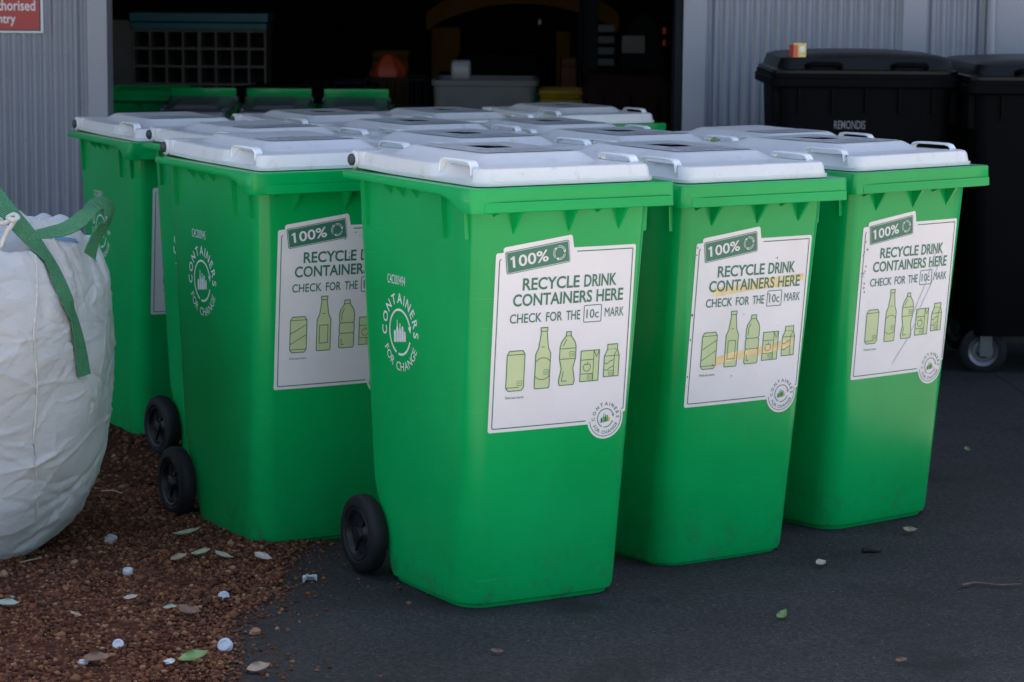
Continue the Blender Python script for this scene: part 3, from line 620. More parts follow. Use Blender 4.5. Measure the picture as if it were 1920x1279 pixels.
def make_bin(hole=True, ver=1, marks=None, serial=None, lidmat='lid', sticker=True, scribble=False, emb=0.0):
    root = empty('recycling_bin')
    body = par(shared('body', lambda: body_mesh().build('body', M['green'], None, 40)), root)
    par(shared('rim', lambda: rim_mesh().build('rim', M['green'], None, 35)), root)
    par(shared('rear_handle', lambda: MB().tube([(-0.19, 0.300, 0.990), (-0.185, 0.326, 0.998), (0.185, 0.326, 0.998), (0.19, 0.300, 0.990)], 0.013, 10).build('rear_handle', M['green'], None, 40)), root)
    lid = par(shared('lid|%s%s' % (hole, lidmat), lambda: lid_parts(hole).build('lid', M[lidmat], None, 32)), root)
    for s in (-1, 1):
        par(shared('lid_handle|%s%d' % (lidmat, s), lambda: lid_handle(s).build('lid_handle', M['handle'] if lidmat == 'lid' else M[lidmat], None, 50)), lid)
        par(shared('hinge_pin|%d' % s, lambda: MB().lathe_x([(0.0, 0.0001), (0.0, 0.015), (s * 0.006, 0.0145), (s * 0.009, 0.011), (s * 0.010, 0.0001)], (s * 0.2435, 0.316, 1.030), 20).build('hinge_pin', M['pin'], None, 40)), root)
    if hole: par(shared('hole_collar', lambda: MB().lathe_z([(ZT + 0.0628, 0.0598), (ZT + 0.0632, 0.0575), (ZT + 0.040, 0.052), (ZT + 0.030, 0.030), (ZT + 0.028, 0.0001)], (0, 0.062, 0), 40).build('hole_collar', M['inside'], None, 40)), lid)
    if sticker:
        def lab():
            a = Art(); a.poly(rr2(-0.122, 0.122, -0.134, -0.010, 0.01)); 
            if hole: 
                h = 0.0650; n = 24
                a.v = []; a.f = []
                o_ = rr2(-0.126, 0.126, -0.136, 0.196, 0.012, 5); 
                ang = [math.atan2(z - 0.062, x) for x, z in o_]
                i_ = [(h * math.cos(t), 0.062 + h * math.sin(t)) for t in ang]
                k = len(o_); a.add(o_ + i_, [(j, (j + 1) % k, k + (j + 1) % k, k + j) for j in range(k)])
            return a.wrap('lid_label', M['lidlabel'], None, fn_top(ZT + 0.0645), 0.001)
        ll = par(shared('lid_label|%s' % hole, lab), lid)
        def lines():
            a = Art(); r = random.Random(11)
            for row, (z, s_) in enumerate(((-0.045, .012), (-0.066, .012), (-0.088, .008), (-0.104, .008), (-0.118, .008))):
                x = -0.10 + r.uniform(0, .02)
                while x < 0.095:
                    wd = r.uniform(.006, .011); q = [(x, z), (x + wd * .3, z + s_), (x + wd * .6, z + s_ * .2), (x + wd, z + s_ * r.uniform(.6, 1))]
                    a.stroke(q, 0.0020); x += wd + (.004 if r.random() < .8 else .016)
            return a.wrap('label_print', M['lidink'], None, fn_top(ZT + 0.0645), 0.0018)
        par(shared('label_print', lines), ll)
        if scribble:
            a = Art(); r = random.Random(4)
            pts = [(-.05 + .10 * k / 14 + r.uniform(-.02, .02), -.02 + r.uniform(-.025, .025)) for k in range(15)]; a.stroke(pts, 0.0022)
            a.wrap('scribble', M['redink'], ll, fn_top(ZT + 0.0645), 0.0022)
    for s in (-1, 1):
        wt = shared('wheel|%d' % s, lambda: wheel_parts(s)[0].build('wheel', M['rubber'], None, 40)); par(wt, root)
        par(shared('hub|%d' % s, lambda: wheel_parts(s)[1].build('hub', M['hub'], None, 35)), wt)
    par(shared('axle', lambda: MB().lathe_x([(-0.235, 0.0001), (-0.235, 0.010), (0.235, 0.010), (0.235, 0.0001)], (0, 0.2532, 0.1), 12).build('axle', M['steel'], None, 40)), root)
    if sticker: make_sticker(root, ver, marks); make_emblem(root, serial, emb)
    return root
def place_bin(o, key):
    X, Y, a, dz, tx, ty = BIN_P[key]
    o.location = (X, Y, dz); o.rotation_euler = Matrix.Rotation(a, 3, 'Z').to_4x4().to_euler()
    m = Matrix.Translation((X, Y, dz)) @ Matrix.Rotation(a, 4, 'Z') @ Matrix.Rotation(ty, 4, 'Y') @ Matrix.Rotation(tx, 4, 'X')
    o.location, q, _ = m.decompose(); o.rotation_euler = q.to_euler()

GB = 'green recycling bins with white lids parked in rows'
specs = [
 ('A', dict(hole=True, ver=1, serial='C4C009494'), 'nearest green bin, clean sticker and holed white lid, its wheel on the asphalt'),
 ('B', dict(hole=True, ver=2, marks='tape', scribble=True), 'front-row green bin with yellowed tape strips across its sticker, between two others'),
 ('C', dict(hole=True, ver=1, marks='scuff'), 'front-row green bin at the right end, sticker scuffed along its left edge'),
 ('D', dict(hole=False, ver=2, marks='tear', serial='C4C000945', scribble=True, emb=0.055), 'green bin with worn sticker half hidden by the nearest bin, wheel on the gravel'),
 ('E', dict(hole=True, ver=1), 'green bin directly behind the nearest bin, only its white holed lid showing'),
 ('F', dict(hole=True, ver=1), 'green bin behind the taped front-row bin, white lid with a hole showing'),
 ('G', dict(hole=False, ver=1), 'green bin behind the right-end front bin, white lid against the black bin with lettering'),
 ('P', dict(hole=False, ver=1, serial='C4C000946', emb=0.05), 'green bin behind the half hidden one, shiny closed lid, wheel behind another wheel'),
 ('Q', dict(hole=False, ver=1, serial='C4C000812', emb=0.05), 'far left green bin beside the white bulk bag, closed white lid by the door post'),
 ('I', dict(hole=True, ver=1), 'green bin amid the cluster, its holed lid behind the second row'),
 ('K', dict(hole=True, ver=1), 'third-row green bin with holed lid, its raised handle below the door track'),
 ('H', dict(hole=True, ver=1), 'rear green bin with dark hinge pin and lid hole, before the grey-lidded bins indoors'),
 ('J', dict(hole=True, ver=1), 'rear green bin with holed lid, between the hinge-pin one and the doorway one'),
 ('L', dict(hole=True, ver=1), 'rearmost green bin in the shed doorway, lid handle sticking up beside the door track'),
]
BINS = {}
proto_hidden = None
for k, kw, lab in specs:
    plainv = kw == dict(hole=True, ver=1)
    if plainv and proto_hidden is not None: o = copy_tree(proto_hidden)
    else:
        o = make_bin(**kw)
        if plainv: proto_hidden = o
    place_bin(o, k); tag(o, lab, 'recycling bin', GB); BINS[k] = o

# ---------------------------------------------------------------- ground
def sheet(name, xs, ys, zf, mat, kind='structure'):
    X, Y = np.meshgrid(np.array(xs), np.array(ys)); Z = zf(X, Y); n, m_ = X.shape
    v = np.stack([X.ravel(), Y.ravel(), Z.ravel()], 1).tolist()
    f = [(i * m_ + j, i * m_ + j + 1, (i + 1) * m_ + j + 1, (i + 1) * m_ + j) for i in range(n - 1) for j in range(m_ - 1)]
    o = mesh_obj(name, v, f, mat, None, 60); tag(o, kind=kind); return o
WALL = 12.0
def far(lo, hi, n): return list(np.geomspace(abs(lo), abs(hi), n) * np.sign(lo))
xs = far(-400, -7, 8) + list(np.linspace(-6, 6, 13)) + far(7, 400, 8)
ys = far(-400, -3, 8) + list(np.linspace(-2, 13, 31)) + far(14, 400, 8)
sheet('ground', xs, ys, lambda x, y: gz(x, y) - 0.03, M['yard'])
sheet('asphalt', list(np.linspace(-9, -2.6, 12)) + list(np.arange(-2.5, 2.02, 0.06)) + [], list(np.arange(4.98, 12.01, 0.06)), lambda x, y: gz(x, y), M['asphalt'])
sheet('asphalt', list(np.arange(2.0, 6.01, 0.25)), list(np.arange(8.3, 12.01, 0.25)), lambda x, y: gz(x, y) + 0.001, M['asphalt'])
GX = lambda y: -0.575 + 0.03 * np.sin(y * 3.1) + 0.02 * np.sin(y * 8.3 + 1) + 0.06 * np.clip(y - 6.5, 0, 1)
rows = np.arange(5.06, 11.9, 0.04); cols = np.linspace(0, 1, 70)
Yg, Ug = np.meshgrid(rows, cols, indexing='ij'); Xg = -3.2 + (GX(Yg) + 3.2) * Ug ** 0.7
Zg = gz(Xg, Yg) - 0.006 + np.clip((GX(Yg) - Xg) / 0.12, 0, 1) * 0.011 + np.clip((GX(Yg) - Xg) / 0.25, 0, 1) * (0.004 + 0.006 * (np.sin(Xg * 17) * np.sin(Yg * 13) * .5 + .5))
n_, m_ = Xg.shape
o = mesh_obj('gravel_bed', np.stack([Xg.ravel(), Yg.ravel(), Zg.ravel()], 1).tolist(), [(i * m_ + j, i * m_ + j + 1, (i + 1) * m_ + j + 1, (i + 1) * m_ + j) for i in range(n_ - 1) for j in range(m_ - 1)], M['dirt'], None, 60)
tag(o, kind='structure')
# pebbles
bm = bmesh.new(); bmesh.ops.create_icosphere(bm, subdivisions=1, radius=1.0); bm.verts.ensure_lookup_table(); bm.verts.index_update()
IV = np.array([q.co[:] for q in bm.verts]); IF = np.array([[q.index for q in f.verts] for f in bm.faces]); bm.free()
P = []
def scatter(n, x0, x1, y0, y1, rmin, rmax, edge=0.0):
    k = 0
    while k < n:
        x = rng.uniform(x0, x1, 4000); y = rng.uniform(y0, y1, 4000); lim = GX(y) + edge * rng.exponential(0.35, 4000) - 0.02
        ok = x < lim if edge == 0 else (x < lim) & (x > GX(y) - 0.05)
        for a, b in zip(x[ok], y[ok]):
            P.append((a, b, rmin + (rmax - rmin) * rng.random() ** 2.2)); k += 1
            if k >= n: break
scatter(34000, -1.45, -0.45, 5.07, 7.5, 0.0022, 0.0075)
scatter(700, -1.45, -0.5, 5.07, 7.5, 0.007, 0.0125)
scatter(9000, -2.4, -0.5, 7.2, 9.6, 0.004, 0.011)
scatter(3000, -2.6, -1.4, 5.07, 7.4, 0.004, 0.011)
scatter(1500, -0.8, 0.3, 5.07, 6.9, 0.002, 0.0065, 0.09)
scatter(260, -0.8, 0.6, 5.07, 6.9, 0.002, 0.007, 0.40)
P = np.array(P); NP = len(P)
sh = IV[None] * (1 + 0.22 * rng.standard_normal((NP, len(IV), 1)).clip(-1.5, 1.5))
th = rng.uniform(0, 2 * PI, NP); c_, s_ = np.cos(th)[:, None], np.sin(th)[:, None]
sq = np.stack([P[:, 2] * rng.uniform(.9, 1.3, NP), P[:, 2] * rng.uniform(.8, 1.1, NP), P[:, 2] * rng.uniform(.6, .95, NP)], 1)
sh = sh * sq[:, None, :]
sh = np.stack([sh[..., 0] * c_ - sh[..., 1] * s_, sh[..., 0] * s_ + sh[..., 1] * c_, sh[..., 2]], -1)
zb = gz(P[:, 0], P[:, 1]) + 0.010 * np.clip((GX(P[:, 1]) - P[:, 0]) / 0.12, 0, 1)
sh += np.stack([P[:, 0], P[:, 1], zb + sq[:, 2] * rng.uniform(.2, .95, NP)], 1)[:, None, :]
V = sh.reshape(-1, 3).astype(np.float32); F = (IF[None] + (np.arange(NP) * len(IV))[:, None, None]).reshape(-1, 3).astype(np.int32)
me = bpy.data.meshes.new('gravel'); me.vertices.add(len(V)); me.vertices.foreach_set('co', V.ravel()); me.loops.add(F.size); me.loops.foreach_set('vertex_index', F.ravel())
me.polygons.add(len(F)); me.polygons.foreach_set('loop_start', np.arange(0, F.size, 3, dtype=np.int32)); me.polygons.foreach_set('use_smooth', np.ones(len(F), bool))
me.update(calc_edges=True); me.materials.append(M['pebble'])
o = bpy.data.objects.new('gravel', me); C.objects.link(o); tag(o, 'loose red brown laterite pebbles beside the asphalt', 'gravel', kind='stuff')

# ---------------------------------------------------------------- shed
DX0, DX1 = at(203, 100, WALL).x, at(1265, 100, WALL).x
H = 6.7
shed = empty('corrugated_shed', (0, WALL, -0.18)); tag(shed, 'grey corrugated metal shed with a wide dark doorway behind the bins', 'shed')
def corrug(name, x0, x1, z0, z1, pitch=0.0475, amp=0.007):
    n = int((x1 - x0) / (pitch / 8)); m = MB()
    r0 = []; r1 = []
    for k in range(n + 1):
        x = x0 + (x1 - x0) * k / n; y = amp * math.cos(2 * PI * x / pitch) ; y = amp * (1 if y > 0 else -1) * abs(y / amp) ** 0.7
        r0.append((x, y, z0)); r1.append((x, y, z1))
    m.rings([r0, r1], closed=False); return m.build(name, M['wall'], shed, 60)
tx0 = at(165, 100, WALL).x; tx1 = at(1323, 100, WALL).x; px0 = at(1690, 100, WALL).x; px1 = at(1735, 100, WALL).x; dp0 = at(1845, 100, WALL).x; dp1 = at(1862, 100, WALL).x
corrug('wall_sheet', -5.0, tx0, 0.12, H); corrug('wall_sheet', tx1, px0, 0.12, H); corrug('wall_sheet', px1, dp0, 0.12, H)
MB().box(-14, -5.0, -0.02, 0.10, 0, H).build('wall', M['wall'], shed)
MB().box(dp1, 14, -0.02, 0.10, 0, H).build('wall', M['trim'], shed)
MB().box(tx0, DX0, -0.030, 0.14, 0, H, 0.004).build('door_trim', M['trim'], shed)
MB().box(DX1 + 0.036, tx1, -0.030, 0.14, 0, H, 0.004).build('door_trim', M['trim'], shed)
MB().box(DX1, DX1 + 0.036, -0.014, 0.20, 0, 2.5, 0.003).build('door_track', M['trimdark'], shed)
MB().box(px0, px1, -0.016, 0.05, 0, H, 0.003).build('wall_post', M['trim'], shed)
MB().tube([((dp0 + dp1) / 2, -0.035, 0.1), ((dp0 + dp1) / 2, -0.035, H)], 0.024, 14).build('downpipe', M['trim'], shed, 40)
MB().box(DX0, DX1, -0.01, 0.10, 2.5, H).build('lintel', M['wall'], shed)
MB().box(-5.0, tx0, -0.005, 0.10, 0, 0.12).box(tx1, px0, -0.005, 0.10, 0, 0.12).box(px1, dp0, -0.005, 0.10, 0, 0.12).build('plinth', M['floor'], shed)
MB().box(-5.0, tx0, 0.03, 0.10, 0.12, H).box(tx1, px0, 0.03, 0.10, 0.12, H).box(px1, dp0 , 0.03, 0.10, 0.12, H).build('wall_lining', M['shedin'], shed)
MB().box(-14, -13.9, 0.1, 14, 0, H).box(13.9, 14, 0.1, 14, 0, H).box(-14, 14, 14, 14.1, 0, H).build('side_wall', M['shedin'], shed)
MB().box(-14.2, 14.2, -0.15, 14.3, H, H + 0.12).build('roof', M['wall'], shed)
MB().box(-12, 1.98, 7.42 - WALL, -0.012, 4.2, 4.28).build('added_canopy', M['wall'], shed)  # unseen canopy, added to block sky light above the lids and shade the bins
for ax in (-11.5, -4.5): MB().box(ax - .06, ax + .06, 7.5 - WALL, 7.62 - WALL, 0.2, 4.199).build('added_canopy_post', M['trim'], shed)  # out-of-view posts, added only to carry the light-blocking canopy
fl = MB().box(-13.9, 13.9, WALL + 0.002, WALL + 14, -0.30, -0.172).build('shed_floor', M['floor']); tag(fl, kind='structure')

# sign on the left wall
sc = at(8, 20, WALL - 0.02); sw = 72 / FPX * WALL
sg = empty('warning_sign', (sc.x, WALL - 0.012, sc.z)); tag(sg, 'red and white no entry warning sign fixed to the corrugated wall, top left', 'sign')
zl = at(40, 62, WALL).z - sc.z
MB().box(-sw, sw, -0.006, 0, zl, zl + 0.62, 0.002).build('backing', M['signwhite'], sg)
MB().box(-sw + 0.012, sw - 0.012, -0.0075, -0.005, zl + 0.010, zl + 0.61).build('black_border', M['signline'], sg)
MB().box(-sw + 0.018, sw - 0.018, -0.009, -0.005, zl + 0.016, zl + 0.604).build('red_panel', M['red'], sg)
fs = lambda x, z, off: Vector((x, -0.009 - off, z))
ztx = lambda py: at(30, py, WALL).z - sc.z
Art().text('Unauthorised', -0.140, 0.142, ztx(20), ztx(0), 0.012).text('Entry', -0.052, 0.051, ztx(49), ztx(26), 0.012).text('No', -0.04, 0.04, ztx(-8), ztx(-27), 0.012).wrap('lettering', M['signwhite'], sg, fs, 0.001)

# ---------------------------------------------------------------- big black bins
def big_bin(name, x0, x1, yf, yb, zr, ztop, text, z0):
    root = empty(name, ((x0 + x1) / 2, (yf + yb) / 2, z0)); hx = (x1 - x0) / 2; hy = (yb - yf) / 2; zr -= z0; ztop -= z0
    m = MB(); rg = []
    for t in np.linspace(0, 1, 8):
        z = 0.17 + (zr - 0.05 - 0.17) * t; k = 0.86 + 0.08 * t; rg.append([(x, y, z) for x, y in rrect(hx * k - .012, -hy * k, hy * k, 0.05)])
    m.rings(rg, cap0=True)
    for k in range(5):
        x = -hx * .7 + hx * 1.4 * k / 4; m.box(x - .006, x + .006, -hy * .975, -hy * .90, zr - .16, zr - .05)
    for s in (-1, 1): m.box(s * hx * .93 - .016, s * hx * .93 + .016, -hy * .85, -hy * .55, zr - .20, zr - .04, .004)
    m.build('body', M['black'], root, 40)
    r = MB(); o1 = lambda k, z: [(x, y, z) for x, y in rrect(hx + k, -hy - k, hy + k, 0.04)]
    r.rings([o1(-.08, zr - .055), o1(-.005, zr - .055), o1(0, zr - .05), o1(0, zr - .02), o1(-.006, zr - .016), o1(-.006, zr), o1(-.08, zr)]); r.build('rim', M['black'], root, 35)
    l = MB(); h = (ztop - zr) * .80
    o2 = lambda k, z, b=0: [(x, y, z + b * (1 - (x / hx) ** 2)) for x, y in rrect(hx - k, -hy + k, hy - k, 0.05, 12, 8)]
    l.rings([o2(.012, zr + .002), o2(.012, zr + .015), o2(.03, zr + .02), o2(.045, zr + h * .72), o2(.075, zr + h * .8, h * .10), o2(.20, zr + h * .85, h * .15), o2(min(hx, hy) * .8, zr + h * .86, h * .16)], cap1=True)
    l.build('lid', M['blacklid'], root, 30)
    for s in (-1, 1):
        q = MB(); q.tube([(s * hx * .45 - .07, -hy + .035, zr + h * .35), (s * hx * .45 - .06, -hy - .012, zr + h * .45), (s * hx * .45 + .06, -hy - .012, zr + h * .45), (s * hx * .45 + .07, -hy + .035, zr + h * .35)], .012, 8); q.build('lid_grip', M['black'], root, 40)
        for t in (-1, 1):
            cx, cy = s * hx * .68, t * hy * .72
            wo = MB().lathe_x([(-.022, .062), (-.024, .085), (-.015, .098), (.015, .098), (.024, .085), (.022, .062)], (0, .035, .1), 28).build('castor', M['rubber'], root, 40)
            wo.location = (cx, cy, 0); wo.rotation_euler = (0, 0, 0.95 + .5 * s * t)
            MB().lathe_x([(-.020, .064), (-.016, .048), (-.012, .044), (-.012, .03), (-.024, .02), (-.026, .0001)], (0, .035, .1), 20).lathe_x([(.020, .064), (.016, .048), (.012, .044), (.012, .03), (.024, .02), (.026, .0001)], (0, .035, .1), 20).build('hub', M['castormetal'], wo, 40)
            MB().box(-.036, -.031, .0, .05, .08, .2, .001).box(.031, .036, .0, .05, .08, .2, .001).box(-.036, .036, -.03, .05, .2, .206).build('fork', M['castormetal'], wo)
    if text:
        w2 = 31.5 / FPX * (yf); f3 = lambda x, z, off: Vector((x, -hy * (.86 + .08 * ((z - .17) / (zr - .22))) - off, z))
        tz0, tz1 = at(1597, 243, yf).z - z0, at(1597, 227, yf).z - z0
        cx = at(1597, 235, yf).x - (x0 + x1) / 2
        Art().text('REMONDIS', cx - w2, cx + w2 * .86, tz0, tz1, 0.01).wrap('lettering', M['blacktext'], root, f3, 0.002)
        MB().lathe_z([(0, .004), (.0001, .0001)], (0, 0, 0), 6)
    return root
YB = 10.75
bx0, bx1 = at(1447, 150, YB).x, at(1806, 150, YB).x
b1 = big_bin('wheeled_bin', bx0, bx1, YB, YB + 0.80, at(1600, 140, YB).z, at(1600, 93, YB).z + .01, True, float(gz(1.4, 11.1)))
tag(b1, 'large black wheeled bin with pale lettering on its front, against the corrugated wall', 'wheelie bin', 'large black wheeled bins by the wall')
YC = 10.55
cx0 = at(1814, 150, YC).x
b2 = big_bin('wheeled_bin', cx0, cx0 + 1.0, YC, YC + 0.95, at(1850, 152, YC).z, at(1850, 100, YC).z, False, float(gz(2.3, 11.0)))
tag(b2, 'large black wheeled bin without lettering cut by the right photo edge, castor showing', 'wheelie bin', 'large black wheeled bins by the wall')
# little drink carton standing on the black lid
cp = at(1496, 103, YB + 0.06); ct = empty('drink_carton', (cp.x, YB + 0.06 , cp.z), 0.35); ct.scale = (.8, .8, .8); tag(ct, 'small yellow and red drink carton standing on the lettered black bin lid', 'carton')
hh = at(1496, 76, YB).z - cp.z
MB().box(-.036, .036, -.024, .024, -0.012, hh, .002).build('carton_body', plain('carton_yellow', (0.62, 0.50, 0.16), 0.5, 0.2, 60), ct)
MB().box(-.0375, -.012, -.0255, .0255, -0.010, hh - .008).build('red_panel', plain('carton_red', (0.5, 0.09, 0.05), 0.5, 0.2, 50), ct)
Art().poly([(.012 + .015 * math.cos(a), hh * .5 + .017 * math.sin(a)) for a in np.linspace(0, 2 * PI, 14, endpoint=False)]).wrap('round_picture', plain('carton_pale', (0.75, 0.72, 0.62), 0.5), ct, lambda x, z, off: Vector((x, -.024 - off, z)), 0.001)

# ---------------------------------------------------------------- white bulk bag at the left
BC = Vector((-1.485, 6.60)); 
lv = [(-0.015, 0.20), (0.0, 0.27), (0.03, 0.315), (0.09, 0.37), (0.16, 0.408), (0.26, 0.440), (0.40, 0.462), (0.52, 0.466), (0.62, 0.460), (0.70, 0.445), (0.74, 0.428), (0.775, 0.405), (0.80, 0.37), (0.82, 0.33), (0.83, 0.28), (0.825, 0.2), (0.81, 0.08), (0.80, 0.01)]
zs = [p[0] for p in lv]; rs = [p[1] for p in lv]
NB, NZ = 420, 300
tt = np.linspace(0, 1, NZ); arc = np.concatenate([[0], np.cumsum(np.hypot(np.diff(zs), np.diff(rs)))]); arc /= arc[-1]
zz = np.interp(tt, arc, zs); rr_ = np.interp(tt, arc, rs)
ph = np.linspace(0, 2 * PI, NB, endpoint=False)
PHI, ZZ = np.meshgrid(ph, zz); RR = np.repeat(rr_[:, None], NB, 1)
n4 = 2.9; sup = (np.abs(np.cos(PHI)) ** n4 + np.abs(np.sin(PHI)) ** n4) ** (-1 / n4)
RR = RR * (0.55 + 0.45 * sup / sup.mean())
disp = np.zeros_like(RR)
rg_ = np.random.default_rng(12)
for k in range(60):                       # broad pulls
    p0 = rg_.uniform(0, 2 * PI); z0 = rg_.uniform(0.03, 0.80); L = rg_.uniform(0.10, 0.45); wd = rg_.uniform(0.008, 0.020); sl = rg_.normal(0, 0.14); am = rg_.uniform(0.003, 0.010) * rg_.choice([-1, 1])
    dp = (PHI - p0 + PI) % (2 * PI) - PI
    disp += am * np.exp(-(dp / L) ** 2) * np.exp(-((ZZ - z0 - sl * dp - 0.02 * np.sin(dp * 7 + k)) / wd) ** 2)
for k in range(560):                      # fine sharp creases
    p0 = rg_.uniform(0, 2 * PI); z0 = rg_.uniform(0.02, 0.82); L = rg_.uniform(0.04, 0.22); wd = rg_.uniform(0.003, 0.006); sl = rg_.normal(0, 0.28); am = rg_.uniform(0.002, 0.0062) * rg_.choice([-1, 1])
    dp = (PHI - p0 + PI) % (2 * PI) - PI
    disp += am * np.exp(-(dp / L) ** 2) * np.exp(-np.abs((ZZ - z0 - sl * dp - 0.008 * np.sin(dp * 13 + k)) / wd) ** 1.3)
for k in range(110):                      # upright creases
    p0 = rg_.uniform(0, 2 * PI); z0 = rg_.uniform(0.02, 0.82); L = rg_.uniform(0.03, 0.10); wd = rg_.uniform(0.008, 0.016); sl = rg_.normal(0, 0.5); am = rg_.uniform(0.002, 0.006) * rg_.choice([-1, 1])
    dp = (PHI - p0 - sl * (ZZ - z0) + PI) % (2 * PI) - PI
    disp += am * np.exp(-np.abs(dp / wd) ** 1.4) * np.exp(-((ZZ - z0) / L) ** 2)
for k in range(80):
    p0 = rg_.uniform(0, 2 * PI); z0 = rg_.uniform(0.66, 0.86); dp = (PHI - p0 + PI) % (2 * PI) - PI
    disp += rg_.choice([-1, 1]) * rg_.uniform(0.003, 0.010) * np.exp(-(dp / rg_.uniform(0.02, 0.06)) ** 2) * np.exp(-((ZZ - z0) / rg_.uniform(0.03, 0.10)) ** 2)
disp += 0.006 * np.sin(PHI * 5 + ZZ * 9) + 0.004 * np.sin(PHI * 9 - ZZ * 17)
gain = np.clip((ZZ) / 0.05, 0.1, 1)
RR = RR + disp * gain * np.clip(RR / 0.3, 0, 1)
zgb = float(gz(BC.x, BC.y)) + 0.012
BX = BC.x + RR * np.cos(PHI); BY = BC.y + RR * np.sin(PHI)
BZ = ZZ + zgb + 0.02 * np.sin(PHI * 3 + 0.6) * np.clip((ZZ - 0.6) / 0.25, 0, 1)
BZ = BZ + (0.010 * np.sin(PHI * 11 + RR * 40) + 0.008 * np.sin(PHI * 19 - RR * 55) + 0.012 * np.sin(PHI * 6 + 2)) * np.clip((ZZ - 0.72) / 0.06, 0, 1)
# the right front corner of the mouth is pulled up into an ear by its loop
dpe = (PHI - math.radians(-22) + PI) % (2 * PI) - PI
BZ = BZ + 0.045 * np.exp(-(dpe / 0.33) ** 2) * np.exp(-((RR - 0.36) / 0.085) ** 2) * (ZZ > 0.7) * np.clip((ZZ - 0.70) / 0.1, 0, 1)
dpe2 = (PHI - math.radians(-98) + PI) % (2 * PI) - PI
BZ = BZ + 0.010 * np.exp(-(dpe2 / 0.30) ** 2) * np.exp(-((RR - 0.36) / 0.085) ** 2) * np.clip((ZZ - 0.70) / 0.1, 0, 1)
bv = np.stack([BX.ravel(), BY.ravel(), BZ.ravel()], 1)
bf = [(i * NB + j, i * NB + (j + 1) % NB, (i + 1) * NB + (j + 1) % NB, (i + 1) * NB + j) for i in range(NZ - 1) for j in range(NB)]
bag = empty('bulk_bag', (BC.x, BC.y, zgb)); tag(bag, 'bulging white woven bulk bag with green lifting straps, standing on the gravel', 'bulk bag')
bo = Vector((BC.x, BC.y, zgb))
mesh_obj('bag_body', (bv - np.array(bo)).tolist(), bf, M['bag'], bag, 80)
bvh = BVHTree.FromPolygons([Vector(p) for p in bv.tolist()], bf)
def on_bag(px, py, lift=0.004):
    d = ray(px, py).normalized(); hit, nrm, _, _ = bvh.ray_cast(Vector((0, 0, CAM_Z)), d)
    if hit is None: return None
    if nrm.dot(d) > 0: nrm = -nrm
    return hit + nrm * lift, nrm
def ribbon(name, pts, nrms, wd, mat, parent, th=0.003):
    m = MB(); rg = []; n = len(pts)
    for i in range(n):
        t = (pts[min(i + 1, n - 1)] - pts[max(i - 1, 0)]).normalized(); s = t.cross(nrms[i]).normalized(); nn = s.cross(t)
        w_ = wd[i] if isinstance(wd, list) else wd
        q = [pts[i] - s * w_ / 2 - nn * th / 2, pts[i] + s * w_ / 2 - nn * th / 2, pts[i] + s * w_ / 2 + nn * th / 2, pts[i] - s * w_ / 2 + nn * th / 2]
        rg.append([p - bo for p in q])
    m.rings(rg, True, True); return m.build(name, mat, parent, 50)
def smooth_path(pts, n=6):
    out = []
    for i in range(len(pts) - 1):
        p0, p1, p2, p3 = pts[max(i - 1, 0)], pts[i], pts[i + 1], pts[min(i + 2, len(pts) - 1)]
        for k in range(n):
            t = k / n; out.append(0.5 * ((2 * p1) + (p2 - p0) * t + (2 * p0 - 5 * p1 + 4 * p2 - p3) * t * t + (3 * p1 - p0 - 3 * p2 + p3) * t ** 3))
    out.append(pts[-1]); return out
# strap lying down the front
sp, sn = [], []
for q in ((62, 452), (85, 490), (105, 530), (122, 570), (132, 600), (139, 630), (146, 665), (152, 704)):
    r = on_bag(q[0], q[1], 0.011)
    if r: sp.append(r[0]); sn.append(r[1])
y0 = sp[0].y
lead = [at(-40, 330, y0 + 0.10), at(-12, 362, y0 + 0.06), at(10, 390, y0 + 0.025), at(36, 422, y0 - 0.012)]; sp, sn = sp[1:], sn[1:]
pth = smooth_path(lead + sp); nr = smooth_path([Vector((0.3, -1, 0.3))] * len(lead) + sn)
ribbon('strap', pth, [n.normalized() for n in nr], 0.044, M['strap'], bag)
# loop standing up at the right corner of the mouth
e0 = 6.31
lp = [at(62, 440, e0 - .05), at(90, 436, e0 - .06), at(120, 430, e0 - .05), at(146, 416, e0 - .03), at(166, 397, e0), at(182, 386, e0 + .05), at(200, 388, e0 + .10), at(208, 396, e0 + .14), at(204, 412, e0 + .16), at(192, 428, e0 + .16), at(178, 450, e0 + .14), at(168, 480, e0 + .12)]
ln_ = [Vector((0, -.45, 1)), Vector((0, -.6, 1)), Vector((0, -.7, .9)), Vector((-.2, -.9, .7)), Vector((-.3, -.9, .5)), Vector((0, -1, .3)), Vector((.5, -.9, .3)), Vector((1, -.5, .1)), Vector((1, -.2, -.3)), Vector((.8, -.4, -.3)), Vector((.8, -.4, -.2)), Vector((.8, -.5, 0))]
ribbon('strap', smooth_path(lp), [n.normalized() for n in smooth_path(ln_)], 0.046, M['strap'], bag)
# cord knot and stitched seam
kn = [at(-20, 420, y0), at(8, 418, y0 - .03), at(28, 410, y0 - .035), at(20, 425, y0 - .05), at(10, 440, y0 - .045), at(2, 458, y0 - .05), at(-6, 470, y0 - .05)]
MB().tube([p - bo for p in smooth_path(kn)], 0.0065, 7).tube([p - bo for p in smooth_path([at(14, 408, y0 - .05), at(24, 412, y0 - .06), at(34, 408, y0 - .05), at(26, 402, y0 - .04), at(14, 408, y0 - .05)])], .006, 7).build('tie_cord', M['cord'], bag, 60)
sm = [on_bag(66 + 3 * math.sin(k * .7), 480 + k * 22, .002) for k in range(24)]
sm = [s_ for s_ in sm if s_]
MB().tube([s_[0] - bo for s_ in sm], 0.0022, 6).build('seam', M['cord'], bag, 60)
bl = [on_bag(x, y, .003) for x, y in ((92, 446), (112, 448), (140, 452), (168, 466), (178, 490), (170, 480), (140, 462), (110, 456))]
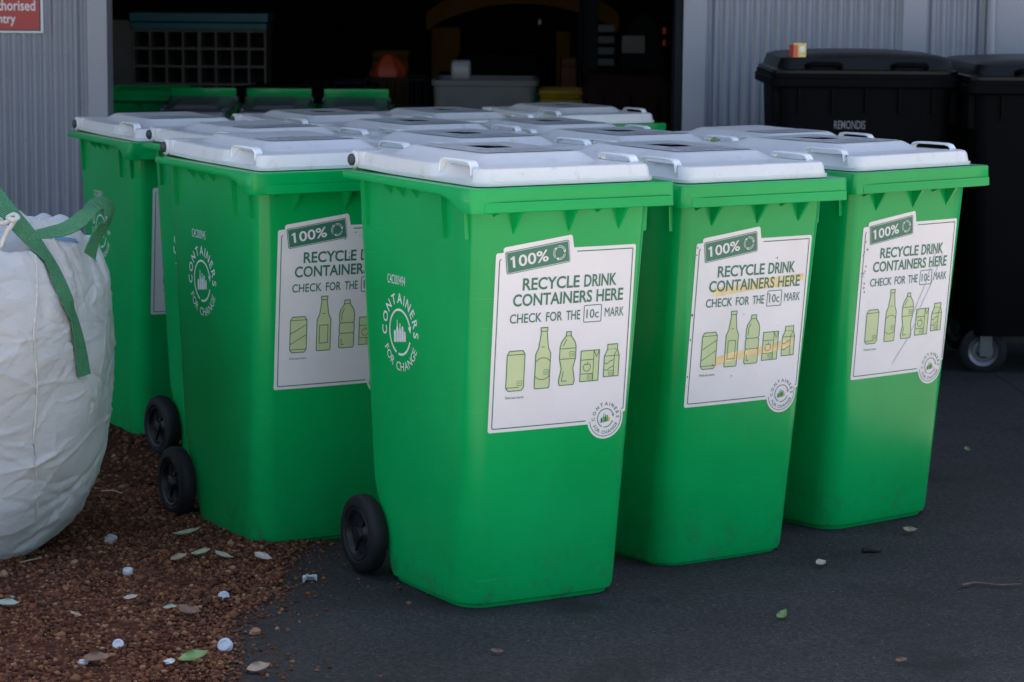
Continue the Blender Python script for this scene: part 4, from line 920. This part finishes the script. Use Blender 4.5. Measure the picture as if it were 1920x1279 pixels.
bl = [b_ for b_ in bl if b_]
if len(bl) > 3: ribbon('blue_mark', [b_[0] for b_ in bl[:5]], [b_[1] for b_ in bl[:5]], 0.010, M['bluemark'], bag, .001)

# ---------------------------------------------------------------- things inside the shed
FZ = -0.172
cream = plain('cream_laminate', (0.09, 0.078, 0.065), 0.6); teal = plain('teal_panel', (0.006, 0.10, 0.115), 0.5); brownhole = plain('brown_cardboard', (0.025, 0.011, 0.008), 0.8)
yc = 15.5; c0, c1 = at(250, 60, yc), at(497, 62, yc)
cab = empty('pigeonhole_cabinet', ((c0.x + c1.x) / 2, yc, FZ)); tag(cab, 'cream pigeonhole cabinet with a teal top inside the dark shed', 'cabinet')
hw = (c1.x - c0.x) / 2; zt = at(370, 24, yc).z - FZ; zg = at(370, 58, yc).z - FZ; step = 33 / FPX * yc
fr = MB()
for k in range(9):
    x = -hw + 2 * hw * k / 8; t = .012 if k != 4 else .02; fr.box(x - t / 2, x + t / 2, -.005, .33, .08, zg)
for k in range(9):
    z = zg - step * k
    if z > .1: fr.box(-hw, hw, 0, .33, z - .007, z + .007)
fr.box(-hw - .16, -hw - .007, .01, .34, 0, zg + .06)
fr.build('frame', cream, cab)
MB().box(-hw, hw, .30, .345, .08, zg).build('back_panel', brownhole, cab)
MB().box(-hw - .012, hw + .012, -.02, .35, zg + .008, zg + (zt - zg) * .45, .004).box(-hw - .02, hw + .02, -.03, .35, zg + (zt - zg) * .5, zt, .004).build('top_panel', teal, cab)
gi = 'grey-lidded green bins inside the shed'
pb = None
for i, (px, lab) in enumerate(((376, 'grey-lidded green bin inside the shed, directly under the pigeonhole cabinet'), (520, 'grey-lidded green bin inside the shed, between two others like it'), (668, 'grey-lidded green bin inside the shed, nearest the wire cage'))):
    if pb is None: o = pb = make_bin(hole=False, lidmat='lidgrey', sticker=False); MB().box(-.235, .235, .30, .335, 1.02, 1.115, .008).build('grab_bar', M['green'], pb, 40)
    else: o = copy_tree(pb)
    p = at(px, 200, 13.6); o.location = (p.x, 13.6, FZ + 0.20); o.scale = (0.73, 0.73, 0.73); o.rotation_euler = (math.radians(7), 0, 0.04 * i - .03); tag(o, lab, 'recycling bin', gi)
pa, pz = at(300, 200, 13.6).x, at(750, 200, 13.6).x
pl = empty('low_platform', ((pa + pz) / 2, 13.6, FZ)); m = MB(); hx = (pz - pa) / 2
for k in range(7): m.box(-hx, hx, -.42 + k * .12, -.33 + k * .12, .145, .165)
for k in range(5): m.box(-hx + (2 * hx - .1) * k / 4, -hx + .1 + (2 * hx - .1) * k / 4, -.42, .39, 0, .1445)
m.build('slats', plain('dark_timber', (0.03, 0.022, 0.016), 0.8), pl); tag(pl, 'dark timber platform under the grey-lidded bins inside the shed', 'platform')
def open_bin(px, Y, lab, gname):
    root = empty('open_bin', (at(px, 200, Y).x, Y, FZ))
    par(shared('body', None), root); par(shared('rim', None), root); tag(root, lab, 'recycling bin', gname); return root
open_bin(275, 14.3, 'open green bin without a lid inside the shed, left of the grey-lidded bins', 'open green bins inside the shed')
open_bin(925, 14.4, 'open green bin in front of the grey tub inside the shed', 'open green bins inside the shed')
bb = None
for px, Y, lab in ((545, 14.6, 'black bin without a lid inside the dark shed, right of the cabinet'), (622, 15.2, 'black bin without a lid inside the dark shed, left of the wire cage'), (905, 16.6, 'black bin without a lid before the yellow loader inside the shed')):
    if bb is None:
        bb = o = empty('black_bin'); body_mesh().build('body', M['black'], bb, 40); rim_mesh().build('rim', M['black'], bb, 35)
    else: o = copy_tree(bb)
    p = at(px, 150, Y); o.location = (p.x, Y, FZ + .0); o.rotation_euler = (0, 0, .2 * math.sin(px)); tag(o, lab, 'recycling bin', 'black bins inside the shed')
def tray(px, py, Y, wpx, hpx, mat, name, label, cat):
    a, b_ = at(px - wpx / 2, py, Y), at(px + wpx / 2, py, Y); hx = (b_.x - a.x) / 2; h = hpx / FPX * Y
    m = MB(); o3 = lambda k, z: [(x, y, z) for x, y in rrect(hx * k, -.2 * k, .2 * k, .02)]
    m.rings([o3(.9, -h), o3(.97, -.02), o3(1, -.018), o3(1, 0), o3(.94, 0), o3(.9, -h * .5)], True, True)
    m.box(-hx * .95, hx * .95, -.19, .19, FZ - a.z, -h - .002, .004)
    o = m.build(name, mat, None, 40); o.location = ((a.x + b_.x) / 2, Y, a.z); tag(o, label, cat)
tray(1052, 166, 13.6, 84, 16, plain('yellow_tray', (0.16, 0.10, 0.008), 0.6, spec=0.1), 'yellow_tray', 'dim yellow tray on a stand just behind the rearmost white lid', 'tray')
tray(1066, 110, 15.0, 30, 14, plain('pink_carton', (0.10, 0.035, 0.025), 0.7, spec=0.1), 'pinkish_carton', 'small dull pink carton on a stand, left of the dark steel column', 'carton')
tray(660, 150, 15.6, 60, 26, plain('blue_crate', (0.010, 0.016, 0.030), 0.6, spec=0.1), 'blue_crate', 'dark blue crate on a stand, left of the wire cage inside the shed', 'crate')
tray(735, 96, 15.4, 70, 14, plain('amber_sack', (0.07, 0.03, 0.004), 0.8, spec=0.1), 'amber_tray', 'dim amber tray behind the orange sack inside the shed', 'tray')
# grey tub with a pale roll
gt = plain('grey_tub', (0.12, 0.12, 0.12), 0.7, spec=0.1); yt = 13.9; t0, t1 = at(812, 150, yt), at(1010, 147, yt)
tub = empty('grey_tub', ((t0.x + t1.x) / 2, yt, FZ)); tag(tub, 'grey plastic tub trolley inside the dark shed doorway', 'tub')
hx = (t1.x - t0.x) / 2; zt = t1.z - FZ
m = MB(); oo = lambda k, z: [(x, y, z) for x, y in rrect(hx * k, -.33 * k, .33 * k, .05)]
m.rings([oo(.84, .25), oo(.96, zt - .03), oo(1.0, zt - .028), oo(1.0, zt), oo(.94, zt), oo(.82, .27)], cap0=True, cap1=True); m.build('tub_body', gt, tub, 40)
for a in (-1, 1):
    for b in (-1, 1): MB().lathe_x([(-.02, .0001), (-.02, .07), (.02, .07), (.02, .0001)], (a * hx * .7, b * .22, .07), 20).build('castor', M['rubber'], tub, 40)
for a in (-1, 1): MB().box(-hx * .75, hx * .75, a * .24 - .02, a * .24 + .02, .12, .249).build('base_rail', M['steel'], tub)
rp = at(866, 150, yt - .1); ro = MB().lathe_x([(-.05, .0001), (-.05, .045), (-.04, .055), (.04, .055), (.05, .045), (.05, .0001)], (0, 0, 0), 20).build('pale_roll', plain('pale_plastic', (0.25, 0.25, 0.25), 0.5), None, 40)
ro.location = (rp.x, yt - .30, t1.z + .05); tag(ro, 'small pale roll resting on the rim of the grey tub', 'roll')
# wire cage with clear bottles
yw = 14.6; w0, w1 = at(690, 145, yw), at(800, 145, yw)
cg = empty('wire_cage', ((w0.x + w1.x) / 2, yw, FZ)); tag(cg, 'dark wire cage trolley inside the shed, left of the grey tub', 'cage')
hx = (w1.x - w0.x) / 2; zt = w0.z - FZ; m = MB()
for k in range(8):
    x = -hx + 2 * hx * k / 7
    for y in (-.25, .25): m.tube([(x, y, .1), (x, y, zt)], .004, 5)
for z in (.1, .3, .5, .7, .9, zt):
    if z <= zt: m.tube([(-hx, -.25, z), (hx, -.25, z), (hx, .25, z), (-hx, .25, z), (-hx, -.25, z)], .005, 5)
m.box(-hx, hx, -.25, .25, .085, .095); m.build('wire_frame', M['trimdark'], cg)
for a in (-1, 1):
    for b in (-1, 1): MB().lathe_x([(-.015, .0001), (-.015, .04), (.015, .04), (.015, .0001)], (a * hx * .9, b * .22, .04), 16).build('castor', M['rubber'], cg, 40)
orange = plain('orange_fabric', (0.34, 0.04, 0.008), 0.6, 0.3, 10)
p0 = at(728, 118, yw); m = MB(); rg = []
for z, r in ((-.02, .155), (.02, .16), (.06, .13), (.10, .09), (.13, .05), (.15, .015)):
    r *= .62; z *= .75
    rg.append([(r * (1 + .2 * math.sin(3 * a + z * 20)) * math.cos(a), r * .8 * (1 + .15 * math.sin(5 * a)) * math.sin(a), z) for a in np.linspace(0, 2 * PI, 24, endpoint=False)])
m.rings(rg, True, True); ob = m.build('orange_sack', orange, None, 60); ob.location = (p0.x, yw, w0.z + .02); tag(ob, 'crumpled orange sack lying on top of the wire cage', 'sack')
# yellow machine
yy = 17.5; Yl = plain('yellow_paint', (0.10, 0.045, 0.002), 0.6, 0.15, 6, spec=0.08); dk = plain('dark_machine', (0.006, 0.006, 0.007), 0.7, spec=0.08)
q0, q1 = at(808, 100, yy), at(1070, 100, yy); fk = empty('loader', ((q0.x + q1.x) / 2, yy, FZ)); tag(fk, 'yellow loader machine parked deep inside the dark shed', 'loader')
hx = (q1.x - q0.x) / 2; zt = at(940, 12, yy).z - FZ
m = MB()
m.box(-hx, hx, 0, 1.8, .35, .72, .03).box(-hx, -hx + .20, .02, .12, .7, zt - .14, .015).box(hx - .10, hx, .02, .12, .7, zt - .16, .015)
rg = []
for t in np.linspace(0, 1, 13):
    x = -hx - .03 + (2 * hx + .35) * t; z = zt - .17 + .19 * math.sin(PI * t) ** .7; rg.append([(x, -.05, z), (x, 1.2, z), (x, 1.2, z + .08), (x, -.05, z + .13)])
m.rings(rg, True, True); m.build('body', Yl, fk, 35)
MB().box(-hx * .62, hx * .55, -.28, .30, .55, zt - .30, .05).build('hood', dk, fk, 40)
MB().box(-hx + .1, hx - .1, .3, .34, .75, zt - .16).build('windscreen', M['inside'], fk)
for a in (-1, 1):
    for y in (.3, 1.5): 
        wv = MB().lathe_x([(-.09, .18), (-.10, .30), (-.06, .36), (.06, .36), (.10, .30), (.09, .18)], (a * (hx + .02), y, .36), 28).build('wheel', M['rubber'], fk, 40)
        MB().lathe_x([(-.07, .2), (-.05, .05), (-.05, .0001)], (a * (hx + .02), y, .36), 20).lathe_x([(.07, .2), (.05, .05), (.05, .0001)], (a * (hx + .02), y, .36), 20).build('hub', Yl, wv, 40)
MB().lathe_x([(-.01, .0001), (-.01, .02), (.01, .02), (.01, .0001)], (hx * .55, -.06, zt - .10), 14).build('lamp', M['signwhite'], fk, 40)
# column, dark machine with red lamps, brown crate
cl = at(1103, 100, 14.2); col = MB().box(-.052, -.044, -.05, .05, 0, 5.5).box(.044, .052, -.05, .05, 0, 5.5).box(-.044, .044, -.004, .004, 0, 5.5).build('steel_column', dk); col.location = (cl.x, 14.2, FZ); tag(col, 'dark steel column standing inside the shed doorway', 'column')
ym = 15.2; d0, d1 = at(1112, 100, ym), at(1255, 100, ym); dm = empty('sorting_machine', ((d0.x + d1.x) / 2, ym, FZ)); tag(dm, 'dark machine with louvres, a placard and red lamps at the right of the doorway', 'machine')
hx = (d1.x - d0.x) / 2; zt = at(1180, 28, ym).z - FZ; m = MB(); rg = []
for t in np.linspace(0, PI, 15): rg.append([(-math.cos(t) * hx * .62 + hx * .3, .02, .5), (-math.cos(t) * hx * .62 + hx * .3, .02, .55 + (zt - .55) * math.sin(t) ** .4), (-math.cos(t) * hx * .62 + hx * .3, .6, .55 + (zt - .55) * math.sin(t) ** .4), (-math.cos(t) * hx * .62 + hx * .3, .6, .5)])
m.rings(rg, True, True); m.box(-hx, hx, .05, .6, 0, .62, .02); m.build('body', dk, dm, 40)
lo = MB()
for k in range(7): lo.box(-hx + .01, -hx * .45, .0, .05, zt - .10 - k * .065, zt - .06 - k * .065)
lo.build('louvre', plain('louvre_grey', (0.04, 0.04, 0.043), 0.5), dm)
MB().box(-hx * .25, hx * .35, -.02, .02, zt - .22, zt - .12).build('placard', plain('placard', (0.1, 0.08, 0.07), 0.5), dm)
for x in (-hx - .02, hx - .03): MB().box(x - .012, x + .012, -.01, .03, zt - .11, zt - .07, .004).box(x - .010, x + .010, -.01, .03, zt - .18, zt - .14, .004).build('red_lamp', plain('red_lens', (0.5, 0.02, 0.02), 0.25), dm)
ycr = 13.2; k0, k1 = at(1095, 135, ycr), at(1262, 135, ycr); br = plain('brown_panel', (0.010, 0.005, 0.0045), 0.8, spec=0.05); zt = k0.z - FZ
m = MB(); hx = (k1.x - k0.x) / 2
m.rings([[(x, y, z) for x, y in rrect(hx - k, -.3 + k, .3 - k, .06)] for k, z in ((.02, .02), (0, .05), (0, zt - .04), (.03, zt))], True, True)
for k in range(3): m.box(-hx * .8 + k * hx * .6, -hx * .6 + k * hx * .6, -.315, -.29, .1, zt - .1, .004)
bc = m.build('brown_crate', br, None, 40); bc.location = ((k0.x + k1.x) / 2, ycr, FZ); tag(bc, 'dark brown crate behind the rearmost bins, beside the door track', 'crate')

# ---------------------------------------------------------------- litter: leaves, caps, scraps
LM = {'tan': plain('dry_leaf', (0.26, 0.19, 0.13), 0.7, 0.25, 50), 'sage': plain('sage_leaf', (0.24, 0.26, 0.17), 0.65, 0.2, 50), 'green': plain('green_leaf', (0.10, 0.19, 0.05), 0.5, 0.2, 50), 'brown': plain('brown_leaf', (0.15, 0.08, 0.055), 0.7, 0.25, 50), 'pale': plain('pale_leaf', (0.36, 0.30, 0.26), 0.65, 0.2, 50), 'mint': plain('grey_green_leaf', (0.25, 0.29, 0.23), 0.6, 0.2, 50)}
def leaf(px, py, L, W, deg, mat, label, curl=0.25, bent=0.2):
    p = on_ground(px, py); n = 11; v = []
    for i in range(n + 1):
        t = i / n; wv = W * .62 * (math.sin(PI * min(1, t * 1.02 + .0)) ** .8) * (1.15 - .4 * t) + .0005; x = (t - .5) * L; by = bent * L * (t - .5) ** 2 * 2
        lift = curl * L * (abs(t - .45) ** 2)
        for s in (-1, -.5, 0, .5, 1): v.append((x, by + s * wv, 0.003 + lift + abs(s) * wv * .45 + 0.0012 * math.sin(9 * t + 3 * s)))
    f = [(i * 5 + j, i * 5 + j + 1, (i + 1) * 5 + j + 1, (i + 1) * 5 + j) for i in range(n) for j in range(4)]
    k = len(v); v2 = v + [(a, b, c - .0006) for a, b, c in v]; f2 = f + [tuple(q + k for q in reversed(g)) for g in f]
    b_ = [i * 5 for i in range(n + 1)] + [n * 5 + j for j in range(1, 5)] + [i * 5 + 4 for i in range(n - 1, -1, -1)] + [3, 2, 1]
    f2 += [(b_[i], b_[i] + k, b_[(i + 1) % len(b_)] + k, b_[(i + 1) % len(b_)]) for i in range(len(b_))]
    o = mesh_obj('leaf', v2, f2, LM[mat], None, 60)
    o.location = p + Vector((0, 0, 0.022 if p.x < float(GX(p.y)) else 0.007)); o.rotation_euler = (Matrix.Rotation(random.uniform(.25, .5), 3, 'X') @ Matrix.Rotation(math.radians(deg), 3, 'Z')).to_euler(); tag(o, label, 'leaf', 'fallen leaves on the ground'); return o
leaf(352, 1016, .078, .016, 25, 'sage', 'long narrow grey-green leaf on the gravel below the bin with worn sticker')
leaf(337, 1064, .050, .020, 40, 'tan', 'short tan leaf on the gravel, left end of the row of four leaves')
leaf(378, 1054, .052, .016, 25, 'sage', 'grey-green leaf lying between the tan leaf and the drooping leaf on the gravel')
leaf(418, 1060, .062, .016, -35, 'sage', 'drooping narrow grey-green leaf in the middle of the row of four leaves')
leaf(492, 1063, .055, .022, -30, 'pale', 'pinkish pale leaf at the gravel edge, left of the broken cap')
leaf(16, 1152, .052, .022, -5, 'mint', 'mint green leaf on the gravel by the left photo edge')
leaf(142, 1172, .036, .010, -35, 'tan', 'small tan sliver of leaf on the gravel near the mint leaf')
leaf(246, 1140, .034, .014, 20, 'pale', 'small pale leaf with a dark shadow on the gravel, below the white cap')
leaf(320, 1159, .034, .014, 20, 'mint', 'small whitish green leaf touching the curled brown leaf on the gravel')
leaf(354, 1167, .062, .026, -25, 'brown', 'curled reddish brown leaf in the middle of the gravel', .5)
leaf(366, 1255, .070, .032, 35, 'green', 'bright green leaf on the gravel at the bottom of the picture')
leaf(182, 1258, .060, .030, 10, 'brown', 'broad dark brown leaf on the gravel at the bottom left')
leaf(486, 1262, .052, .026, 25, 'tan', 'dull tan leaf where gravel meets asphalt at the bottom')
leaf(1467, 1161, .036, .018, 50, 'green', 'small green leaf with curled tip on the asphalt, nearest the lower edge', .6)
leaf(1540, 1064, .030, .024, 30, 'pale', 'pale crumpled leaf on the asphalt below the taped bin', .6)
leaf(1706, 1002, .040, .022, -10, 'tan', 'curled tan leaf on the asphalt beneath the right-end bin', .7)
leaf(1813, 848, .026, .016, -60, 'green', 'tiny green leaf far out on the asphalt at the right', .5)
leaf(932, 1229, .030, .010, -10, 'brown', 'thin brown leaf scrap on the asphalt in front of the nearest bin')
leaf(1690, 1246, .028, .012, 15, 'brown', 'dark brown leaf scrap on the asphalt at the bottom right')
# twig and dark rubber scrap
tp = [on_ground(1802, 1104), on_ground(1830, 1099), on_ground(1870, 1103), on_ground(1915, 1101)]
o = MB().tube([p + Vector((0, 0, .008)) - tp[0] for p in smooth_path(tp)], [.0045 - .0025 * k / 18 for k in range(19)], 7).build('twig', plain('twig_bark', (0.10, 0.055, 0.04), 0.8, 0.3, 40), None, 60); o.location = tp[0]; tag(o, 'thin brown twig on the asphalt at the right photo edge', 'twig')
p = on_ground(1633, 1037); o = MB().tube([(-.022, 0, .006), (-.01, .004, .008), (.008, .003, .007), (.022, .008, .005), (.030, .012, .007)], [.006, .009, .009, .006, .003], 8).build('rubber_scrap', M['rubber'], None, 60); o.location = p; tag(o, 'black rubber scrap on the asphalt below the right-end bin', 'scrap')
p0 = on_ground(212, 935); o = MB().tube([(-.035, .012, .02), (0, 0, .024), (.03, -.010, .018)], .0018, 6).build('stalk', LM['pale'], None, 60); o.location = p0; tag(o, 'thin pale stalk on the gravel between the bag and the wheels', 'stalk')
p0 = on_ground(55, 1065); o = MB().tube([(-.02, -.02, .018), (0, 0, .02), (.02, .03, .018)], .002, 6).build('stalk', LM['tan'], None, 60); o.location = p0; tag(o, 'thin tan stalk on the gravel at the foot of the white bag', 'stalk')
capm = plain('cap_plastic', (0.43, 0.435, 0.46), 0.4, 0.12, 60, dirt=(0.2, 0.14, 0.1), dirt_amt=0.7); hazy = plain('milky_scrap', (0.40, 0.42, 0.46), 0.35, 0.1, 40)
def cap(px, py, tilt, spin, mat, label, r=.0128, kind='whole'):
    p = on_ground(px, py); m = MB()
    if kind == 'whole': m.lathe_z([(0, r * .86), (0, r), (.010, r), (.0125, r * .9), (.013, r * .55), (.0118, r * .5), (.0118, .0001)], (0, 0, 0), 28); m.lathe_z([(0, r * .86), (.010, r * .84), (.0105, .0001)], (0, 0, 0), 28)
    else:
        n = 16; rg = []
        for k in range(n + 1):
            a = PI * 1.15 * k / n; jag = .004 * random.random(); rg.append([(r * math.cos(a), r * math.sin(a), 0), (r * math.cos(a), r * math.sin(a), .012 + jag), (r * .55 * math.cos(a), r * .55 * math.sin(a), .013 + jag), (r * .5 * math.cos(a), r * .5 * math.sin(a), .011)])
        m.rings(rg, True, True)
    o = m.build('bottle_cap', mat, None, 40); o.location = p + Vector((0, 0, .014 if p.x < float(GX(p.y)) else .002)); o.rotation_euler = (tilt, 0, spin); tag(o, label, 'bottle cap', 'bottle caps on the ground'); return o
cap(240, 1086, 0.25, .2, capm, 'white bottle cap lying flat on the gravel below the row of leaves')
cap(223, 1224, 0.75, -.1, capm, 'round white bottle cap tilted to show its ringed top, lower gravel')
cap(418, 1130, 1.2, .5, hazy, 'cloudy bottle cap lying on its side on the gravel', .013)
cap(581, 1092, 0.0, .3, hazy, 'broken half ring of a cap on the asphalt near the nearest wheel', .018, 'broken')
cap(424, 1224, 0.9, -.4, hazy, 'cloudy squashed bottle cap at the gravel edge, bottom', .0165)
def scrap(name, px, py, s, mat, label, cat):
    p = on_ground(px, py); bm = bmesh.new(); bmesh.ops.create_icosphere(bm, subdivisions=3, radius=1)
    for q in bm.verts:
        c = q.co.copy(); d = 1 + .18 * math.sin(5 * c.x + 2 * c.y + px) + .14 * math.sin(7 * c.z - 4 * c.y + py); q.co = Vector((c.x * s[0] * d, c.y * s[1] * d, c.z * s[2] * d + s[2] * .8))
    o = MB().bm(bm).build(name, mat, None, 80); o.location = p + Vector((0, 0, .012 if p.x < float(GX(p.y)) else 0)); o.rotation_euler = (0, 0, px * .37); tag(o, label, cat); return o
scrap('stone', 207, 1027, (.019, .015, .012), plain('pale_stone', (0.33, 0.27, 0.27), 0.8, 0.15, 60), 'smooth pale pinkish stone on the gravel near the bag', 'stone')
scrap('paper_scrap', 157, 1256, (.015, .010, .006), capm, 'crumpled white scrap beside the broad brown leaf, bottom left', 'scrap')
scrap('foil_scrap', 318, 1254, (.013, .011, .005), plain('foil', (0.62, 0.64, 0.62), 0.3, 0.2, 90, 0.6, 200, metal=.3), 'crinkled pale scrap with a yellow tinge beside the bright green leaf', 'scrap')
scrap('paper_scrap', 22, 1132, (.008, .007, .004), LM['mint'], 'tiny pale green scrap above the mint leaf at the left edge', 'scrap')
scrap('plastic_scrap', 203, 792, (.016, .012, .006), hazy, 'milky plastic scrap in the gap between the bag and the far left bin', 'scrap')
for q, r_, lab in (((1307, 0.010), .5, ''),): pass
scrap('stone', 478, 1190, (.014, .010, .008), plain('orange_stone', (0.24, 0.11, 0.06), 0.8, 0.2, 60), 'large orange brown pebble at the gravel edge', 'stone')
scrap('stone', 140, 1068, (.010, .009, .007), plain('ochre_stone', (0.27, 0.15, 0.06), 0.8, 0.2, 60), 'ochre pebble on the gravel, left of the white cap', 'stone')
# leaf scraps lying on the white lids
def on_lid(px, py, key, mat, label):
    X, Y, a, dz, tx, ty = BIN_P[key]; z = dz + ZT + 0.0705; d = ray(px, py); t = (z - CAM_Z) / d.z; p = Vector((0, 0, CAM_Z)) + d * t
    o = leaf(300, 1100, .03, .018, 20, mat, label); o.location = p + Vector((0, 0, .001)); o['group'] = 'leaves on the lids'
on_lid(1342, 267, 'B', 'green', 'small green leaf lying on the lid of the taped bin')
